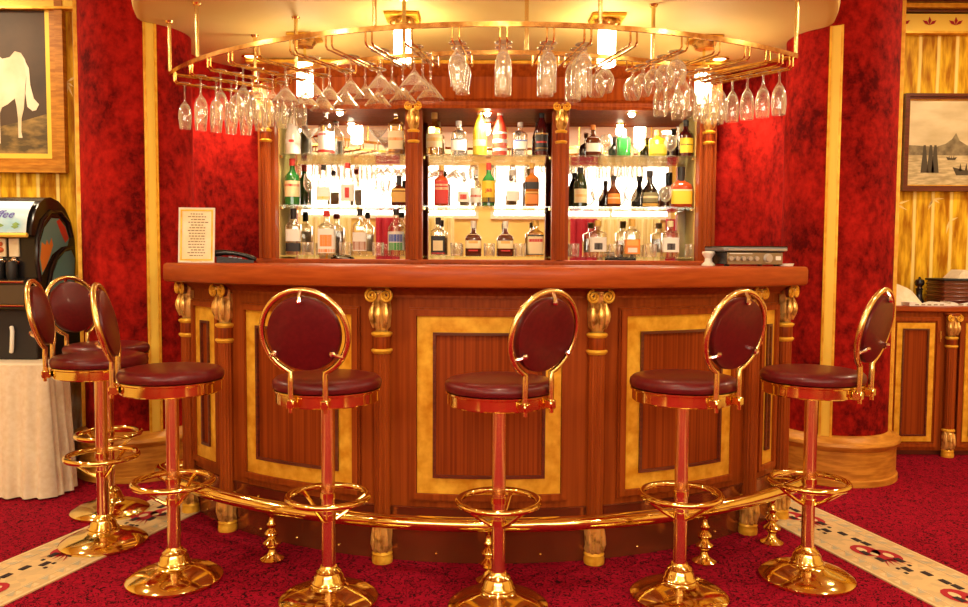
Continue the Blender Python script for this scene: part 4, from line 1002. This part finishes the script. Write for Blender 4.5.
MB().tube([(XS,y,z) for y,z in ((-.185,.14),(-.21,.25),(-.20,.36),(-.15,.455),(-.07,.51),(.03,.51),(.11,.46),(.15,.38))],.012,8).tube([(XS,y,z) for y,z in((-.12,.014),(-.105,.10),(-.07,.20),(-.01,.275),(.07,.315),(.16,.32))],.012,8).build('side_rim',M['black'],mc)
# cabinet under the machine
cbx=empty('machine_stand',(-2.735,4.36,TZ),0,'low black stand with brown glossy front panel under the drinks machine','stand')
MB().box((0,0,.131),(.86,.50,.262),bev=.006).build('case',M['blackm'],cbx)
MB().box((-.12,-.254,.115),(.60,.010,.20),bev=.003).build('front_panel',plain('brown_gloss_panel',(.20,.07,.03),.2,coat=.5),cbx)
MB().pframe(-.425,.185,.010,.220,.008,-.262,-.248).build('panel_edge',M['silver'],cbx)
MB().tube([(.30,-.258,.04),(.31,-.27,.06),(.315,-.27,.15),(.305,-.258,.17)],.010,8).build('handle',M['white'],cbx)

# ------------------------------------------------------------------ light
w=bpy.data.worlds.new('world'); sc.world=w; w.use_nodes=True
w.node_tree.nodes['Background'].inputs[0].default_value=(1,.8,.55,1); w.node_tree.nodes['Background'].inputs[1].default_value=.3
def area(name,loc,size,power,col=(1,.82,.54),rot=(0,0,0),spread=180):
    l=bpy.data.lights.new(name,'AREA'); l.shape='DISK'; l.size=size; l.energy=power; l.color=col; l.spread=R(spread)
    o=bpy.data.objects.new(name,l); COL.objects.link(o); o.location=loc; o.rotation_euler=rot; return o
k=0
for x in(-2.4,0,2.4):  # grid of added downlights, put in to fill the room with light
    for y in(-1.4,.3,1.9):
        dl=empty('fill_downlight',(x,y,CZ),0,'added round fill downlight in the ceiling in front of the bar','downlight','added room fill lights')
        MB().lathe([(.085,-.001),(.115,-.001),(.115,-.012),(.10,-.016),(.085,-.012)],n=28).build('rim',M['brass'],dl)
        MB().lathe([(0,-.004),(.086,-.004),(.086,-.002),(0,-.002)],n=28).build('diffuser',M['down'],dl)
        area('fill_downlight_lamp',(x,y,CZ-.03),.17,DOWN)
for x in(-3.2,3.1):  # further added downlights, put in to brighten bamboo walls and columns
    for y in(3.1,4.25):
        dl=empty('fill_downlight',(x,y,CZ),0,'added round fill downlight washing the bamboo wall','downlight','added bamboo wall fill lights')
        MB().lathe([(.085,-.001),(.115,-.001),(.115,-.012),(.10,-.016),(.085,-.012)],n=28).build('rim',M['brass'],dl)
        MB().lathe([(0,-.004),(.086,-.004),(.086,-.002),(0,-.002)],n=28).build('diffuser',M['down'],dl)
        area('fill_downlight_lamp',(x,y,CZ-.03),.17,DOWN*.9)
for x in(-1.42,1.42):
    dl=empty('soffit_spotlight',(x,4.93,SZ),0,'small recessed spotlight in the soffit grazing the velvet niche','spotlight','niche spotlights')
    MB().lathe([(.04,-.001),(.058,-.001),(.058,-.010),(.045,-.013),(.04,-.010)],n=24).build('rim',M['brass'],dl)
    MB().lathe([(0,-.004),(.041,-.004),(.041,-.002),(0,-.002)],n=24).build('diffuser',M['down'],dl)
    l=bpy.data.lights.new('niche_spot','SPOT'); l.energy=NSPOT; l.spot_size=R(95); l.spot_blend=.7; l.color=(1,.80,.5); l.shadow_soft_size=.04
    o=bpy.data.objects.new('niche_spot',l); COL.objects.link(o); o.location=(x,4.93,SZ-.02)
    o.rotation_euler=(Vector(((.24 if x>0 else -.24),.22,-1))).to_track_quat('-Z','Y').to_euler()
# light of the four cylinder pendants is their own glow; small spots over the shelves
for px in(-.945,-.005,.93):
    l=bpy.data.lights.new('shelf_spot','SPOT'); l.energy=30; l.spot_size=R(150); l.spot_blend=.8; l.color=(1,.84,.6); l.shadow_soft_size=.03
    o=bpy.data.objects.new('shelf_spot',l); COL.objects.link(o); o.location=(X0+px,CY+.06,2.09); o.rotation_euler=(R(20),0,0)

sc.view_settings.view_transform='Standard'; sc.view_settings.look='None'; sc.view_settings.gamma=1.0
sc.view_settings.use_curve_mapping=False; sc.view_settings.exposure=EXPO
sc.cycles.max_bounces=10; sc.cycles.transparent_max_bounces=40; sc.cycles.glossy_bounces=6; sc.cycles.sample_clamp_indirect=6
sc.cycles.caustics_reflective=False; sc.cycles.caustics_refractive=False
